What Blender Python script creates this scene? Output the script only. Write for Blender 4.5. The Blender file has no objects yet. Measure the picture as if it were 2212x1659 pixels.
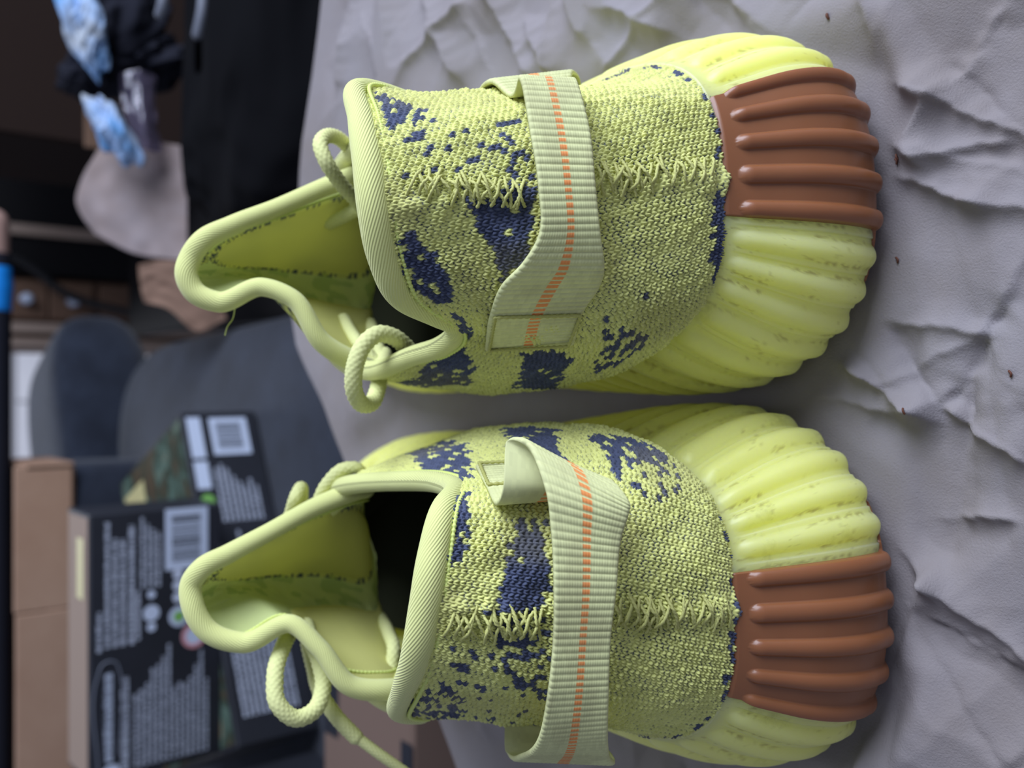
import bpy, math, random
import numpy as np
from mathutils import Vector

# ------------------------------------------------------------------ camera
PITCH = math.radians(40.0); CAMH = 0.234; FPX = 2100.0
scene = bpy.context.scene
cd = bpy.data.cameras.new('camera'); cam = bpy.data.objects.new('camera', cd)
scene.collection.objects.link(cam); scene.camera = cam
cd.sensor_fit = 'HORIZONTAL'; cd.sensor_width = 36.0; cd.lens = 36.0 * FPX / 2212.0
cd.clip_start = 0.01; cd.clip_end = 50
sp, cp = math.sin(PITCH), math.cos(PITCH)
from mathutils import Matrix
cam.matrix_world = Matrix(((0, 1, 0, 0), (-sp, 0, -cp, 0), (-cp, 0, sp, CAMH), (0, 0, 0, 1)))
cd.dof.use_dof = True; cd.dof.focus_distance = 0.225; cd.dof.aperture_fstop = 12.0

# ------------------------------------------------------------------ world, light, exposure
w = bpy.data.worlds.new('world'); scene.world = w; w.use_nodes = True
bg = w.node_tree.nodes['Background']
bg.inputs['Color'].default_value = (0.68, 0.76, 1.0, 1); bg.inputs['Strength'].default_value = 0.31
def area(name, loc, target, sx, sy, power, color):
    l = bpy.data.lights.new(name, 'AREA'); l.shape = 'RECTANGLE'; l.size = sx; l.size_y = sy
    l.energy = power; l.color = color
    o = bpy.data.objects.new(name, l); scene.collection.objects.link(o); o.location = loc
    o.rotation_euler = (Vector(target) - Vector(loc)).to_track_quat('-Z', 'Y').to_euler()
    return o
area('window_light', (1.15, 0.10, 0.90), (0.0, 0.2, 0.0), 1.0, 1.1, 39.0, (0.75, 0.83, 1.0))
area('far_window_light', (-0.3, 4.2, 1.3), (0.0, 2.9, -0.62), 1.2, 0.9, 45.0, (0.86, 0.90, 1.0))
vs = scene.view_settings
vs.view_transform = 'Standard'; vs.look = 'None'; vs.gamma = 1.0; vs.use_curve_mapping = False
vs.exposure = 0.0

# ------------------------------------------------------------------ numeric helpers
FW = np.array([0, math.cos(PITCH), -math.sin(PITCH)]); RT = np.array([0, -math.sin(PITCH), -math.cos(PITCH)])
def proj(P):
    P = np.asarray(P, float); v = P - np.array([0, 0, CAMH]); d = v @ FW
    return np.stack([1106 + FPX * (v @ RT) / d, 829.5 - FPX * v[..., 0] / d, d], -1)
def W(px, py, Y=None, z=None):
    """point seen in that direction at distance Y in front of the lens, or at height z over the table"""
    d = FW + RT * (px - 1106) / FPX + np.array([1, 0, 0]) * (829.5 - py) / FPX
    k = Y / d[1] if Y is not None else (z - CAMH) / d[2]
    return np.array([0, 0, CAMH]) + d * k
def cr(pts, t, knots=None):
    """cubic Hermite spline through pts; t in knot units (default chord length scaled to 0..1)"""
    pts = np.asarray(pts, float); t = np.asarray(t, float)
    if knots is None:
        k = np.concatenate([[0], np.cumsum(np.linalg.norm(np.diff(pts, axis=0), axis=1) + 1e-9)]); k = k / k[-1]
    else: k = np.asarray(knots, float)
    dk = np.diff(k)[:, None]; sl = np.diff(pts, axis=0) / dk
    m = np.empty_like(pts); m[0] = sl[0]; m[-1] = sl[-1]
    m[1:-1] = (sl[:-1] * dk[1:] + sl[1:] * dk[:-1]) / (dk[1:] + dk[:-1])
    i = np.clip(np.searchsorted(k, t, side='right') - 1, 0, len(k) - 2)
    h = (k[i + 1] - k[i])[..., None]; s = ((t - k[i])[..., None]) / h; s = np.clip(s, 0, 1)
    return ((2*s**3 - 3*s**2 + 1) * pts[i] + (s**3 - 2*s**2 + s) * h * m[i] + (-2*s**3 + 3*s**2) * pts[i + 1] + (s**3 - s**2) * h * m[i + 1])
def sstep(a, b, x):
    t = np.clip((x - a) / (b - a), 0, 1); return t * t * (3 - 2 * t)
def hash2(i, j, seed=0):
    n = (i.astype(np.int64) * 374761393 + j.astype(np.int64) * 668265263 + seed * 1274126177) & 0xffffffff
    n = ((n ^ (n >> 13)) * 1274126177) & 0xffffffff
    return ((n ^ (n >> 16)) & 0xffffff) / float(0xffffff)
def vnoise(x, y, seed=0):
    i = np.floor(x); j = np.floor(y); fx = x - i; fy = y - j
    fx = fx * fx * (3 - 2 * fx); fy = fy * fy * (3 - 2 * fy)
    return ((hash2(i, j, seed) * (1 - fx) + hash2(i + 1, j, seed) * fx) * (1 - fy) + (hash2(i, j + 1, seed) * (1 - fx) + hash2(i + 1, j + 1, seed) * fx) * fy)
def gnormals(P):
    du = np.gradient(P, axis=0); dv = np.gradient(P, axis=1)
    n = np.cross(du, dv); return n / (np.linalg.norm(n, axis=-1, keepdims=True) + 1e-12)

# ---- the shoe's measurements (metres): half widths (s, medial, lateral) of the sole along its length
HW = [(.055, .0485, .0485), (.09, .0462, .0475), (.13, .0425, .0470), (.16, .0420, .0480), (.19, .0420, .0495),
      (.215, .0390, .0480), (.238, .0300, .0410), (.253, .019, .031), (.262, .003, .018), (.265, -.007, .007)]
class Shoe: pass
def make_plan():
    n = 2.5; ph = np.linspace(0, math.pi / 2, 200)
    hq = .0485 * np.sin(ph) ** (2 / n); hs = .055 - .055 * np.cos(ph) ** (2 / n)
    hs = np.nan_to_num(hs)
    out = []
    for k in (1, 2):
        c = np.array([(r[k], r[0]) for r in HW]); c = np.vstack([[hq[-12], hs[-12]], c])
        side = cr(c, np.linspace(0, 1, 600))
        q = np.concatenate([hq[:-12], side[:, 0]]); s = np.concatenate([hs[:-12], side[:, 1]])
        out.append(np.stack([q, s], 1))
    med, lat = out; med = med * [-1, 1]
    pts = np.vstack([med[::-1], lat[1:]])
    d = np.concatenate([[0], np.cumsum(np.linalg.norm(np.diff(pts, axis=0), axis=1))])
    a = d - d[len(med) - 1]
    # even resample + smooth
    aa = np.linspace(a[0], a[-1], 2400)
    q = np.interp(aa, a, pts[:, 0]); s = np.interp(aa, a, pts[:, 1])
    kern = np.hanning(31); kern /= kern.sum()
    qs = np.convolve(np.pad(q, 15, mode='edge'), kern, 'valid'); ss = np.convolve(np.pad(s, 15, mode='edge'), kern, 'valid')
    return aa, np.stack([qs, ss], 1)
PA, PP = make_plan()
PT = np.gradient(PP, PA, axis=0); PT /= np.linalg.norm(PT, axis=1, keepdims=True)
PN = np.stack([PT[:, 1], -PT[:, 0]], 1)          # outward normal (lateral side +q)
AMIN, AMAX = PA[0], PA[-1]
def plan(a):
    a = np.clip(a, AMIN, AMAX)
    P = np.stack([np.interp(a, PA, PP[:, 0]), np.interp(a, PA, PP[:, 1])], -1)
    N = np.stack([np.interp(a, PA, PN[:, 0]), np.interp(a, PA, PN[:, 1])], -1)
    return P, N / np.linalg.norm(N, axis=-1, keepdims=True)
def sole_top_z(s): return np.interp(s, [0, .06, .15, .20, .27], [.046, .043, .034, .029, .028])
PROF = np.array([(0, .010), (.03, .0045), (.09, .0012), (.2, 0), (.35, .0003), (.5, .0018), (.65, .0040), (.8, .0070), (.9, .0092), (1.0, .0112)])
def sole_pt(sh, a, wv, off=0.0):
    """point on the sole wall; a = arc from the heel centre (lateral +), wv = 0 ground .. 1 top edge"""
    a, wv = np.broadcast_arrays(np.asarray(a, float), np.asarray(wv, float))
    slant = .024 * sstep(.03, .10, np.abs(a)) * np.sign(a)
    aa = a + slant * (wv - .1)
    P, N = plan(aa)
    back = np.clip(-N[..., 1], 0, 1)
    wcurve = cr(PROF[:, 1:2], np.clip(wv, 0, 1), PROF[:, 0])[..., 0]
    inset = wcurve * (1 + .48 * back * sstep(.15, .8, wv))
    q = P - N * (inset - off)[..., None]
    z = sole_top_z(P[..., 1]) * wv
    return loc2w(sh, q[..., 0], q[..., 1], z)
def loc2w(sh, q, s, z):
    c, sn = math.cos(sh.yaw), math.sin(sh.yaw)
    X = sh.x0 + sh.sx * q * c - s * sn; Y = sh.y0 + sh.sx * q * sn + s * c
    return np.stack([X, Y, np.broadcast_to(z, X.shape)], -1)
def outdir(sh, a):
    P, N = plan(a); c, sn = math.cos(sh.yaw), math.sin(sh.yaw)
    return np.stack([sh.sx * N[..., 0] * c - N[..., 1] * sn, sh.sx * N[..., 0] * sn + N[..., 1] * c, np.zeros(N.shape[:-1])], -1)
def knit_pt(sh, a, v):
    """bare upper surface; v = 0 at the sole .. 1 at the collar"""
    a, v = np.broadcast_arrays(np.asarray(a, float), np.asarray(v, float))
    B = sole_pt(sh, a, np.ones_like(a) * .97, -.0012)
    T = cr(sh.T, a, sh.Ta)
    out = outdir(sh, a)
    bl = np.interp(a, [-.26, -.2, -.13, -.09, -.06, -.03, 0, .03, .05, .08, .11, .16, .22, .26], [.001, .002, .007, .0105, .0085, .006, .0042] + sh.lat + [.004, .003, .001])
    pr = np.sin(math.pi * np.clip(v, 0, 1) ** .72)
    P = B + (T - B) * v[..., None] + out * (bl * pr)[..., None]
    return P
R = Shoe(); R.name = 'right'; R.sx = 1; R.x0 = .050; R.y0 = .1295; R.yaw = math.radians(3); R.lat = [.002, -.0045, -.006, -.001]
L = Shoe(); L.name = 'left'; L.sx = -1; L.x0 = -.053; L.y0 = .1265; L.yaw = math.radians(3); L.lat = [.003, -.0015, -.002, .001]
cm = lambda x, y, z: np.array([x, y, z]) / 100.
def ridge(sh, s, z): return loc2w(sh, np.array(.004 if s < .22 else .007), np.array(s), np.array(z))
def setT(sh, lst):
    lst = sorted(lst, key=lambda r: r[0]); sh.Ta = np.array([r[0] for r in lst]) / 100.; sh.T = np.array([r[1] for r in lst])
setT(R, [(-40, ridge(R, .250, .032)), (-28, ridge(R, .234, .042)), (-22, ridge(R, .200, .052)), (-17.5, cm(2.2, 30.5, 6.0)), (-14, cm(.9, 27.5, 7.8)),
         (-10.5, W(812, 803, z=.086)), (-8.6, W(890, 772, z=.086)), (-7.3, W(950, 752, z=.085)), (-6.4, W(980, 728, z=.085)), (-5.6, W(978, 704, z=.088)), (-4.7, W(942, 686, z=.096)),
         (-3.4, W(868, 645, z=.108)), (-1.8, W(828, 560, z=.115)), (0, W(806, 450, z=.119)), (1.8, W(794, 345, z=.119)), (3.6, W(778, 255, z=.117)),
         (5.4, W(768, 190, z=.112)), (7.2, W(850, 205, z=.098)), (9, W(925, 243, z=.088)), (12, W(790, 300, z=.088)), (15, cm(6.6, 27.5, 7.8)), (18.5, cm(6.0, 30.5, 6.0)),
         (23, ridge(R, .200, .052)), (28, ridge(R, .234, .042)), (40, ridge(R, .250, .032))])
setT(L, [(-40, ridge(L, .250, .032)), (-28, ridge(L, .234, .042)), (-22, ridge(L, .200, .052)), (-17.5, cm(-5.4, 30.5, 5.8)), (-14, cm(-3.9, 27.8, 7.8)),
         (-10.5, W(745, 1046, z=.088)), (-8, W(860, 1036, z=.088)), (-6, W(950, 1040, z=.089)), (-4.9, W(982, 1056, z=.094)),
         (-3.8, W(958, 1095, z=.103)), (-2, W(935, 1200, z=.109)), (0, W(918, 1310, z=.111)), (2.5, W(895, 1430, z=.110)),
         (4.4, W(868, 1500, z=.105)), (5.8, W(856, 1538, z=.096)), (8, cm(-9.1, 22.0, 8.2)), (11, cm(-9.3, 24.5, 8.0)), (15, cm(-8.6, 28, 7.6)), (18.5, cm(-8.6, 30.5, 5.8)),
         (23, ridge(L, .200, .052)), (28, ridge(L, .234, .042)), (40, ridge(L, .250, .032))])
for sh in (R, L):
    ga = np.linspace(-.17, .17, 681); gv = np.linspace(0, 1, 141)
    sh.ka, sh.kv = ga, gv
    sh.KP = knit_pt(sh, ga[:, None], gv[None, :]); n = gnormals(sh.KP)
    view = np.array([0, 0, CAMH]) - sh.KP
    o = outdir(sh, ga)[:, None, :]
    n *= np.sign((n * o).sum(-1, keepdims=True) + 1e-9)
    sh.KN = n; sh.KS = proj(sh.KP); sh.KF = (n * view).sum(-1) > 0
def Kidx(sh, px, py):
    d = (sh.KS[..., 0] - px) ** 2 + (sh.KS[..., 1] - py) ** 2 + np.where(sh.KF, 0, 3000) + (sh.KS[..., 2] * 100)
    return np.unravel_index(np.argmin(d), d.shape)
def K(sh, px, py, off=0.0):
    i = Kidx(sh, px, py); return sh.KP[i] + sh.KN[i] * off
def KUV(sh, px, py):
    i = Kidx(sh, px, py); return sh.ka[i[0]], sh.kv[i[1]]
# dark yarn fields of the knit, traced on the upper as (arc in mm from the heel seam, per mille of the height), with yarn density
FIELDS = {
 'R': [
  ([(53,936),(51,900),(42,857),(34,814),(30,779),(30,821),(30,879),(28,929),(38,936)], 0.75),
  ([(27,671),(27,586),(3,600),(6,650),(14,686),(22,707)], 0.55),
  ([(-1,764),(1,700),(6,586),(-21,614),(-26,700),(-20,714),(-11,736)], 0.95),
  ([(-8,936),(-10,893),(-21,864),(-29,843),(-37,857),(-35,879),(-33,936),(-29,950),(-19,950)], 0.9),
  ([(-36,886),(-40,871),(-65,943),(-75,793),(-89,621),(-110,693),(-113,829),(-93,886),(-79,957),(-64,986)], 0.88),
  ([(-58,714),(-52,521),(-65,464),(-77,314),(-81,479),(-66,657)], 0.96),
  ([(-44,407),(-42,307),(-48,236),(-53,229),(-61,329),(-59,379)], 0.65),
  ([(34,900),(29,686),(15,707),(2,771),(7,907)], 0.13),
  ([(-34,507),(-29,243),(-48,229),(-50,493)], 0.06),
  ([(-35,0),(-4,0),(-4,50),(-20,60),(-35,30)], 0.95),
  ([(4,0),(55,0),(55,30),(4,24)], 0.5),
  ([(55,0),(90,0),(90,70),(55,40)], 0.45),
 ],
 'L': [
  ([(-105,679),(-98,536),(-78,679),(-61,857),(-46,964),(-58,964),(-78,907)], 0.88),
  ([(-82,450),(-68,393),(-51,571),(-41,557),(-49,586),(-54,729),(-65,643)], 0.96),
  ([(-57,379),(-57,250),(-54,164),(-48,157),(-43,200),(-45,379),(-49,429)], 0.85),
  ([(-47,443),(-47,136),(-39,143),(-31,286),(-37,429)], 0.25),
  ([(-39,1000),(-46,964),(-34,907),(-20,900),(-14,929),(-17,979)], 0.92),
  ([(-31,764),(-28,671),(1,657),(-1,793),(-9,793),(-19,771)], 0.96),
  ([(-1,829),(-1,664),(34,593),(33,679),(19,764)], 0.6),
  ([(34,936),(34,829),(66,736),(73,1000)], 0.5),
  ([(-111,1000),(-110,950),(-110,879),(-100,964)], 0.9),
  ([(15,929),(13,657),(62,450),(68,843)], 0.14),
  ([(2,0),(32,0),(32,36),(2,30)], 0.62),
  ([(32,0),(90,0),(90,40),(32,26)], 0.5),
  ([(-60,0),(2,0),(2,16),(-60,12)], 0.4),
 ],
}
# ------------------------------------------------------------------ mesh helpers
COL = scene.collection
def lin(r, g, b):
    f = lambda c: (c / 255 / 12.92) if c / 255 <= .04045 else ((c / 255 + .055) / 1.055) ** 2.4
    return (f(r), f(g), f(b))
def meshobj(name, V, F, material, parent=None, col=None, uv=None, smooth=True):
    V = np.ascontiguousarray(V, np.float32).reshape(-1, 3); F = np.ascontiguousarray(F, np.int32)
    me = bpy.data.meshes.new(name); nf, k = F.shape
    me.vertices.add(len(V)); me.vertices.foreach_set('co', V.ravel())
    me.loops.add(nf * k); me.loops.foreach_set('vertex_index', F.ravel())
    me.polygons.add(nf); me.polygons.foreach_set('loop_start', np.arange(0, nf * k, k, dtype=np.int32))
    me.polygons.foreach_set('use_smooth', np.full(nf, smooth))
    if uv is not None:
        l = me.uv_layers.new(name='UVMap'); l.data.foreach_set('uv', np.ascontiguousarray(uv[F.ravel()], np.float32).ravel())
    if col is not None:
        c = np.ones((len(V), 4), np.float32); c[:, :3] = np.asarray(col).reshape(-1, 3)
        at = me.color_attributes.new('Col', 'FLOAT_COLOR', 'POINT'); at.data.foreach_set('color', c.ravel())
    me.update(calc_edges=True); me.validate()
    if material is not None: me.materials.append(material)
    o = bpy.data.objects.new(name, me); COL.objects.link(o)
    if parent is not None: put_under(o, parent)
    return o
def put_under(o, parent):
    o.parent = parent; o.matrix_parent_inverse = WM[parent.name].inverted()
    WM[o.name] = Matrix.Identity(4)
WM = {}
def gridF(n, m, wrap=False):
    i = np.arange(n - 1)[:, None]; j = np.arange(m if wrap else m - 1)[None, :]; j2 = (j + 1) % m
    return np.stack([i * m + j, (i + 1) * m + j, (i + 1) * m + j2, i * m + j2], -1).reshape(-1, 4)
def griduv(P):
    n, m = P.shape[:2]
    du = np.concatenate([[0], np.cumsum(np.linalg.norm(np.diff(P[:, m // 2], axis=0), axis=1))])
    dv = np.concatenate([[0], np.cumsum(np.linalg.norm(np.diff(P[n // 2], axis=0), axis=1))])
    return np.stack(np.broadcast_arrays(du[:, None], dv[None, :]), -1).reshape(-1, 2)
def gridobj(name, P, material, parent=None, col=None, wrap=False):
    n, m = P.shape[:2]
    return meshobj(name, P.reshape(-1, 3), gridF(n, m, wrap), material, parent, None if col is None else col.reshape(-1, 3), griduv(P))
def frames(path):
    t = np.gradient(path, axis=0); t /= np.linalg.norm(t, axis=1, keepdims=True) + 1e-12
    n = np.zeros_like(path); a = np.array([0, 0, 1.]) if abs(t[0][2]) < .9 else np.array([1., 0, 0])
    n[0] = a - t[0] * (a @ t[0]); n[0] /= np.linalg.norm(n[0])
    for i in range(1, len(path)):
        v = n[i - 1] - t[i] * (n[i - 1] @ t[i]); n[i] = v / (np.linalg.norm(v) + 1e-12)
    return t, n, np.cross(t, n)
def tubeP(path, r, seg=16, flat=1.0, disp=None, caps=True):
    path = np.asarray(path, float); r = np.broadcast_to(np.asarray(r, float), (len(path),)).copy()
    if caps:
        k = 5; t0 = path[0] - path[1]; t0 /= np.linalg.norm(t0); t1 = path[-1] - path[-2]; t1 /= np.linalg.norm(t1)
        ph = np.linspace(0, math.pi / 2, k + 1)[1:]
        path = np.vstack([(path[0] + t0 * r[0] * np.sin(ph)[:, None])[::-1], path, path[-1] + t1 * r[-1] * np.sin(ph)[:, None]])
        r = np.concatenate([(r[0] * np.cos(ph) + 1e-6)[::-1], r, r[-1] * np.cos(ph) + 1e-6])
    t, n, b = frames(path)
    th = np.arange(seg) / seg * 2 * math.pi
    R_ = r[:, None] * np.ones(seg)[None, :]
    if disp is not None:
        ln = np.concatenate([[0], np.cumsum(np.linalg.norm(np.diff(path, axis=0), axis=1))])
        R_ = R_ + disp(ln[:, None], th[None, :]) * (R_ > 1e-4)
    return path[:, None] + R_[..., None] * (np.cos(th)[None, :, None] * n[:, None] + np.sin(th)[None, :, None] * b[:, None] * flat)
def tube(name, path, r, material, parent=None, seg=16, flat=1.0, disp=None, caps=True):
    P = tubeP(path, r, seg, flat, disp, caps); return gridobj(name, P, material, parent, wrap=True)
def joined(name, parts, material, parent=None, col=None):
    """several grids of ONE piece (V grid, wrap) joined in one mesh"""
    V, F, U = [], [], []; k = 0
    for P, wrap in parts:
        n, m = P.shape[:2]; V.append(P.reshape(-1, 3)); F.append(gridF(n, m, wrap) + k); U.append(griduv(P)); k += n * m
    return meshobj(name, np.vstack(V), np.vstack(F), material, parent, col, np.vstack(U))
def resample(pts, step, knots=None):
    t = np.linspace(0, 1, 400); q = cr(pts, t)
    d = np.concatenate([[0], np.cumsum(np.linalg.norm(np.diff(q, axis=0), axis=1))])
    n = max(3, int(d[-1] / step)); u = np.linspace(0, d[-1], n)
    return np.stack([np.interp(u, d, q[:, k]) for k in range(3)], 1)
def boxobj(name, c, half, material, parent=None, axes=None, bevel=.002):
    """bevelled cuboid: centre, half sizes, axes = 3 unit vectors"""
    A = np.eye(3) if axes is None else np.array(axes); b = min(bevel, min(half) * .45)
    V = []; hx, hy, hz = half
    sg = [(x, y, z) for x in (-1, 1) for y in (-1, 1) for z in (-1, 1)]
    idx = {}
    for s in sg:
        for ax in range(3):
            p = [s[0] * (hx - b), s[1] * (hy - b), s[2] * (hz - b)]; p[ax] = s[ax] * half[ax]
            idx[(s, ax)] = len(V); V.append(np.asarray(c) + np.array(p) @ A)
    F = []
    def quad(l): F.append(l)
    for ax in range(3):
        u, v = [k for k in range(3) if k != ax]
        for sa in (-1, 1):
            ring = []
            for su, sv in ((-1, -1), (1, -1), (1, 1), (-1, 1)):
                s = [0, 0, 0]; s[ax] = sa; s[u] = su; s[v] = sv; ring.append(idx[(tuple(s), ax)])
            quad(ring)
    for ax in range(3):
        u, v = [k for k in range(3) if k != ax]
        for su in (-1, 1):
            for sv in (-1, 1):
                s0 = [0, 0, 0]; s1 = [0, 0, 0]
                s0[ax] = -1; s1[ax] = 1; s0[u] = s1[u] = su; s0[v] = s1[v] = sv
                quad([idx[(tuple(s0), u)], idx[(tuple(s1), u)], idx[(tuple(s1), v)], idx[(tuple(s0), v)]])
    for s in sg: quad([idx[(s, 0)], idx[(s, 1)], idx[(s, 2)], idx[(s, 2)]])
    me = bpy.data.meshes.new(name)
    me.from_pydata([tuple(v) for v in V], [], [f if f[2] != f[3] else f[:3] for f in F])
    import bmesh
    bm = bmesh.new(); bm.from_mesh(me); bmesh.ops.recalc_face_normals(bm, faces=bm.faces); bm.to_mesh(me); bm.free()
    if material: me.materials.append(material)
    o = bpy.data.objects.new(name, me); COL.objects.link(o)
    if parent is not None: put_under(o, parent)
    return o
def thing(name, label, cat, loc=(0, 0, 0), group=None):
    o = bpy.data.objects.new(name, None); COL.objects.link(o); o.location = loc; o.empty_display_size = .02
    o['label'] = label; o['category'] = cat
    if group: o['group'] = group
    WM[o.name] = Matrix.Translation(loc); return o
def tag(o, label, cat, group=None):
    o['label'] = label; o['category'] = cat
    if group: o['group'] = group
    return o
def struct(o): o['kind'] = 'structure'; return o

# ------------------------------------------------------------------ materials
def mat(name, color=(.5, .5, .5), rough=.6, attr=False, sss=0, sssr=(.01, .008, .003), spec=.5, coat=0, sheen=0, trans=0, metal=0):
    m = bpy.data.materials.new(name); m.use_nodes = True; nt = m.node_tree; b = nt.nodes['Principled BSDF']
    b.inputs['Base Color'].default_value = (*color, 1); b.inputs['Roughness'].default_value = rough
    b.inputs['Specular IOR Level'].default_value = spec; b.inputs['Metallic'].default_value = metal
    b.inputs['Subsurface Weight'].default_value = sss
    if sss: b.inputs['Subsurface Radius'].default_value = sssr; b.inputs['Subsurface Scale'].default_value = 1.0
    b.inputs['Coat Weight'].default_value = coat; b.inputs['Sheen Weight'].default_value = sheen
    b.inputs['Transmission Weight'].default_value = trans
    if attr:
        a = nt.nodes.new('ShaderNodeAttribute'); a.attribute_name = 'Col'; nt.links.new(a.outputs['Color'], b.inputs['Base Color'])
    return m
def nd(m, t, **kw):
    n = m.node_tree.nodes.new(t)
    for k, v in kw.items():
        if k in n.inputs: n.inputs[k].default_value = v
        else: setattr(n, k, v)
    return n
def lk(m, a, b): m.node_tree.links.new(a, b)
def bsdf(m): return m.node_tree.nodes['Principled BSDF']
def noise_bump(m, scale, strength, dist, detail=4, coord='Object'):
    tc = nd(m, 'ShaderNodeTexCoord'); n = nd(m, 'ShaderNodeTexNoise', Scale=scale, Detail=detail, Roughness=.6)
    lk(m, tc.outputs[coord], n.inputs['Vector'])
    b = nd(m, 'ShaderNodeBump', Strength=strength, Distance=dist); lk(m, n.outputs['Fac'], b.inputs['Height']); lk(m, b.outputs['Normal'], bsdf(m).inputs['Normal'])
    return n
def noise_color(m, scale, stops, detail=4, coord='Object', dist=0):
    tc = nd(m, 'ShaderNodeTexCoord'); n = nd(m, 'ShaderNodeTexNoise', Scale=scale, Detail=detail, Roughness=.6, Distortion=dist)
    lk(m, tc.outputs[coord], n.inputs['Vector']); r = nd(m, 'ShaderNodeValToRGB'); lk(m, n.outputs['Fac'], r.inputs['Fac'])
    e = r.color_ramp.elements; e[0].position, e[0].color = stops[0][0], (*stops[0][1], 1); e[1].position, e[1].color = stops[-1][0], (*stops[-1][1], 1)
    for p, c in stops[1:-1]:
        x = e.new(p); x.color = (*c, 1)
    lk(m, r.outputs['Color'], bsdf(m).inputs['Base Color']); return r
def wave_bump(m, ang, period, strength, dist):
    """fine parallel ribs in the surface's own metric UV"""
    uv = nd(m, 'ShaderNodeUVMap'); mp = nd(m, 'ShaderNodeMapping'); mp.inputs['Rotation'].default_value = (0, 0, ang)
    mp.inputs['Scale'].default_value = (1 / period, 1 / period, 1); lk(m, uv.outputs['UV'], mp.inputs['Vector'])
    wv = nd(m, 'ShaderNodeTexWave', Scale=math.pi / 10, Distortion=.15); lk(m, mp.outputs['Vector'], wv.inputs['Vector'])
    b = nd(m, 'ShaderNodeBump', Strength=strength, Distance=dist); lk(m, wv.outputs['Fac'], b.inputs['Height']); lk(m, b.outputs['Normal'], bsdf(m).inputs['Normal'])
YEL = np.array(lin(224, 226, 140)); NAVY = np.array(lin(76, 83, 108)); OLIVE = np.array(lin(178, 186, 110))
M = {}
M['knit'] = mat('knit_yarn', attr=True, rough=.85, spec=.25, sheen=.15)
M['binding'] = mat('collar_jersey', lin(222, 225, 148), .8, spec=.25, sheen=.2); wave_bump(M['binding'], math.radians(62), .00066, .7, .00016)
M['webbing'] = mat('webbing', attr=True, rough=.7, spec=.35)
M['lace'] = mat('lace_braid', lin(220, 222, 154), .75, spec=.3)
M['yarn'] = mat('seam_yarn', lin(198, 198, 122), .7, spec=.35)
M['lining'] = mat('collar_lining', lin(34, 36, 24), .95, spec=.1)  # shade inside the shoe opening is put into this dark olive colour
M['tongue'] = mat('tongue_fabric', attr=True, rough=.9, spec=.2); noise_bump(M['tongue'], 2500, .25, .0002)
_t = nd(M['tongue'], 'ShaderNodeBsdfTranslucent'); _x = nd(M['tongue'], 'ShaderNodeMixShader'); _x.inputs[0].default_value = .42
_at = nd(M['tongue'], 'ShaderNodeAttribute'); _at.attribute_name = 'Col'; lk(M['tongue'], _at.outputs['Color'], _t.inputs['Color'])
lk(M['tongue'], bsdf(M['tongue']).outputs[0], _x.inputs[1]); lk(M['tongue'], _t.outputs[0], _x.inputs[2]); lk(M['tongue'], _x.outputs[0], M['tongue'].node_tree.nodes['Material Output'].inputs[0])
M['sole'] = mat('sole_rubber', lin(226, 232, 108), .42, sss=.95, sssr=(.022, .020, .007), spec=.45)
_r = noise_color(M['sole'], 60, [(.28, lin(204, 204, 108)), (.40, lin(233, 234, 134)), (.75, lin(236, 237, 142))], 8)
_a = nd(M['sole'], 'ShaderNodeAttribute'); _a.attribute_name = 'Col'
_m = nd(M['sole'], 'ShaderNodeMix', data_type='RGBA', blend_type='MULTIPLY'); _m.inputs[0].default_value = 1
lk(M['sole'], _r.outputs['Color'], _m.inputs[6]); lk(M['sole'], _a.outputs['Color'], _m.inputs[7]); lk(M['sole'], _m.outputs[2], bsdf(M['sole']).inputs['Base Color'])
M['gum'] = mat('gum_rubber', lin(138, 86, 52), .38, sss=.35, sssr=(.006, .003, .001), spec=.55, coat=.12); noise_bump(M['gum'], 900, .12, .0002)
# ------------------------------------------------------------------ the room
FLOOR = -.62
M['floor'] = mat('pale_tile', lin(196, 196, 204), .35); noise_color(M['floor'], 6, [(.3, lin(186, 187, 196)), (.7, lin(205, 206, 212))])
M['grout'] = mat('grout', lin(120, 120, 126), .9)
M['wall'] = mat('wall_paint', lin(120, 116, 112), .9)
fl = struct(boxobj('floor', (0, 2.0, FLOOR - .02), (3, 3.2, .012), M['grout'], bevel=.001)); WM[fl.name] = Matrix.Identity(4)
tile_me = None
for ix in range(-3, 3):
    for iy in range(1, 9):
        if tile_me is None:
            t0 = boxobj('tile', (0, 0, 0), (.196, .196, .008), M['floor'], bevel=.002); tile_me = t0.data; t = t0
        else:
            t = bpy.data.objects.new('tile', tile_me); COL.objects.link(t)
        t.location = (ix * .4 + .14, iy * .4 + .3, FLOOR - .008); t.parent = fl
wb = struct(boxobj('wall_back', (0, 5.2, .6), (3, .05, 1.3), M['wall']))

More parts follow.
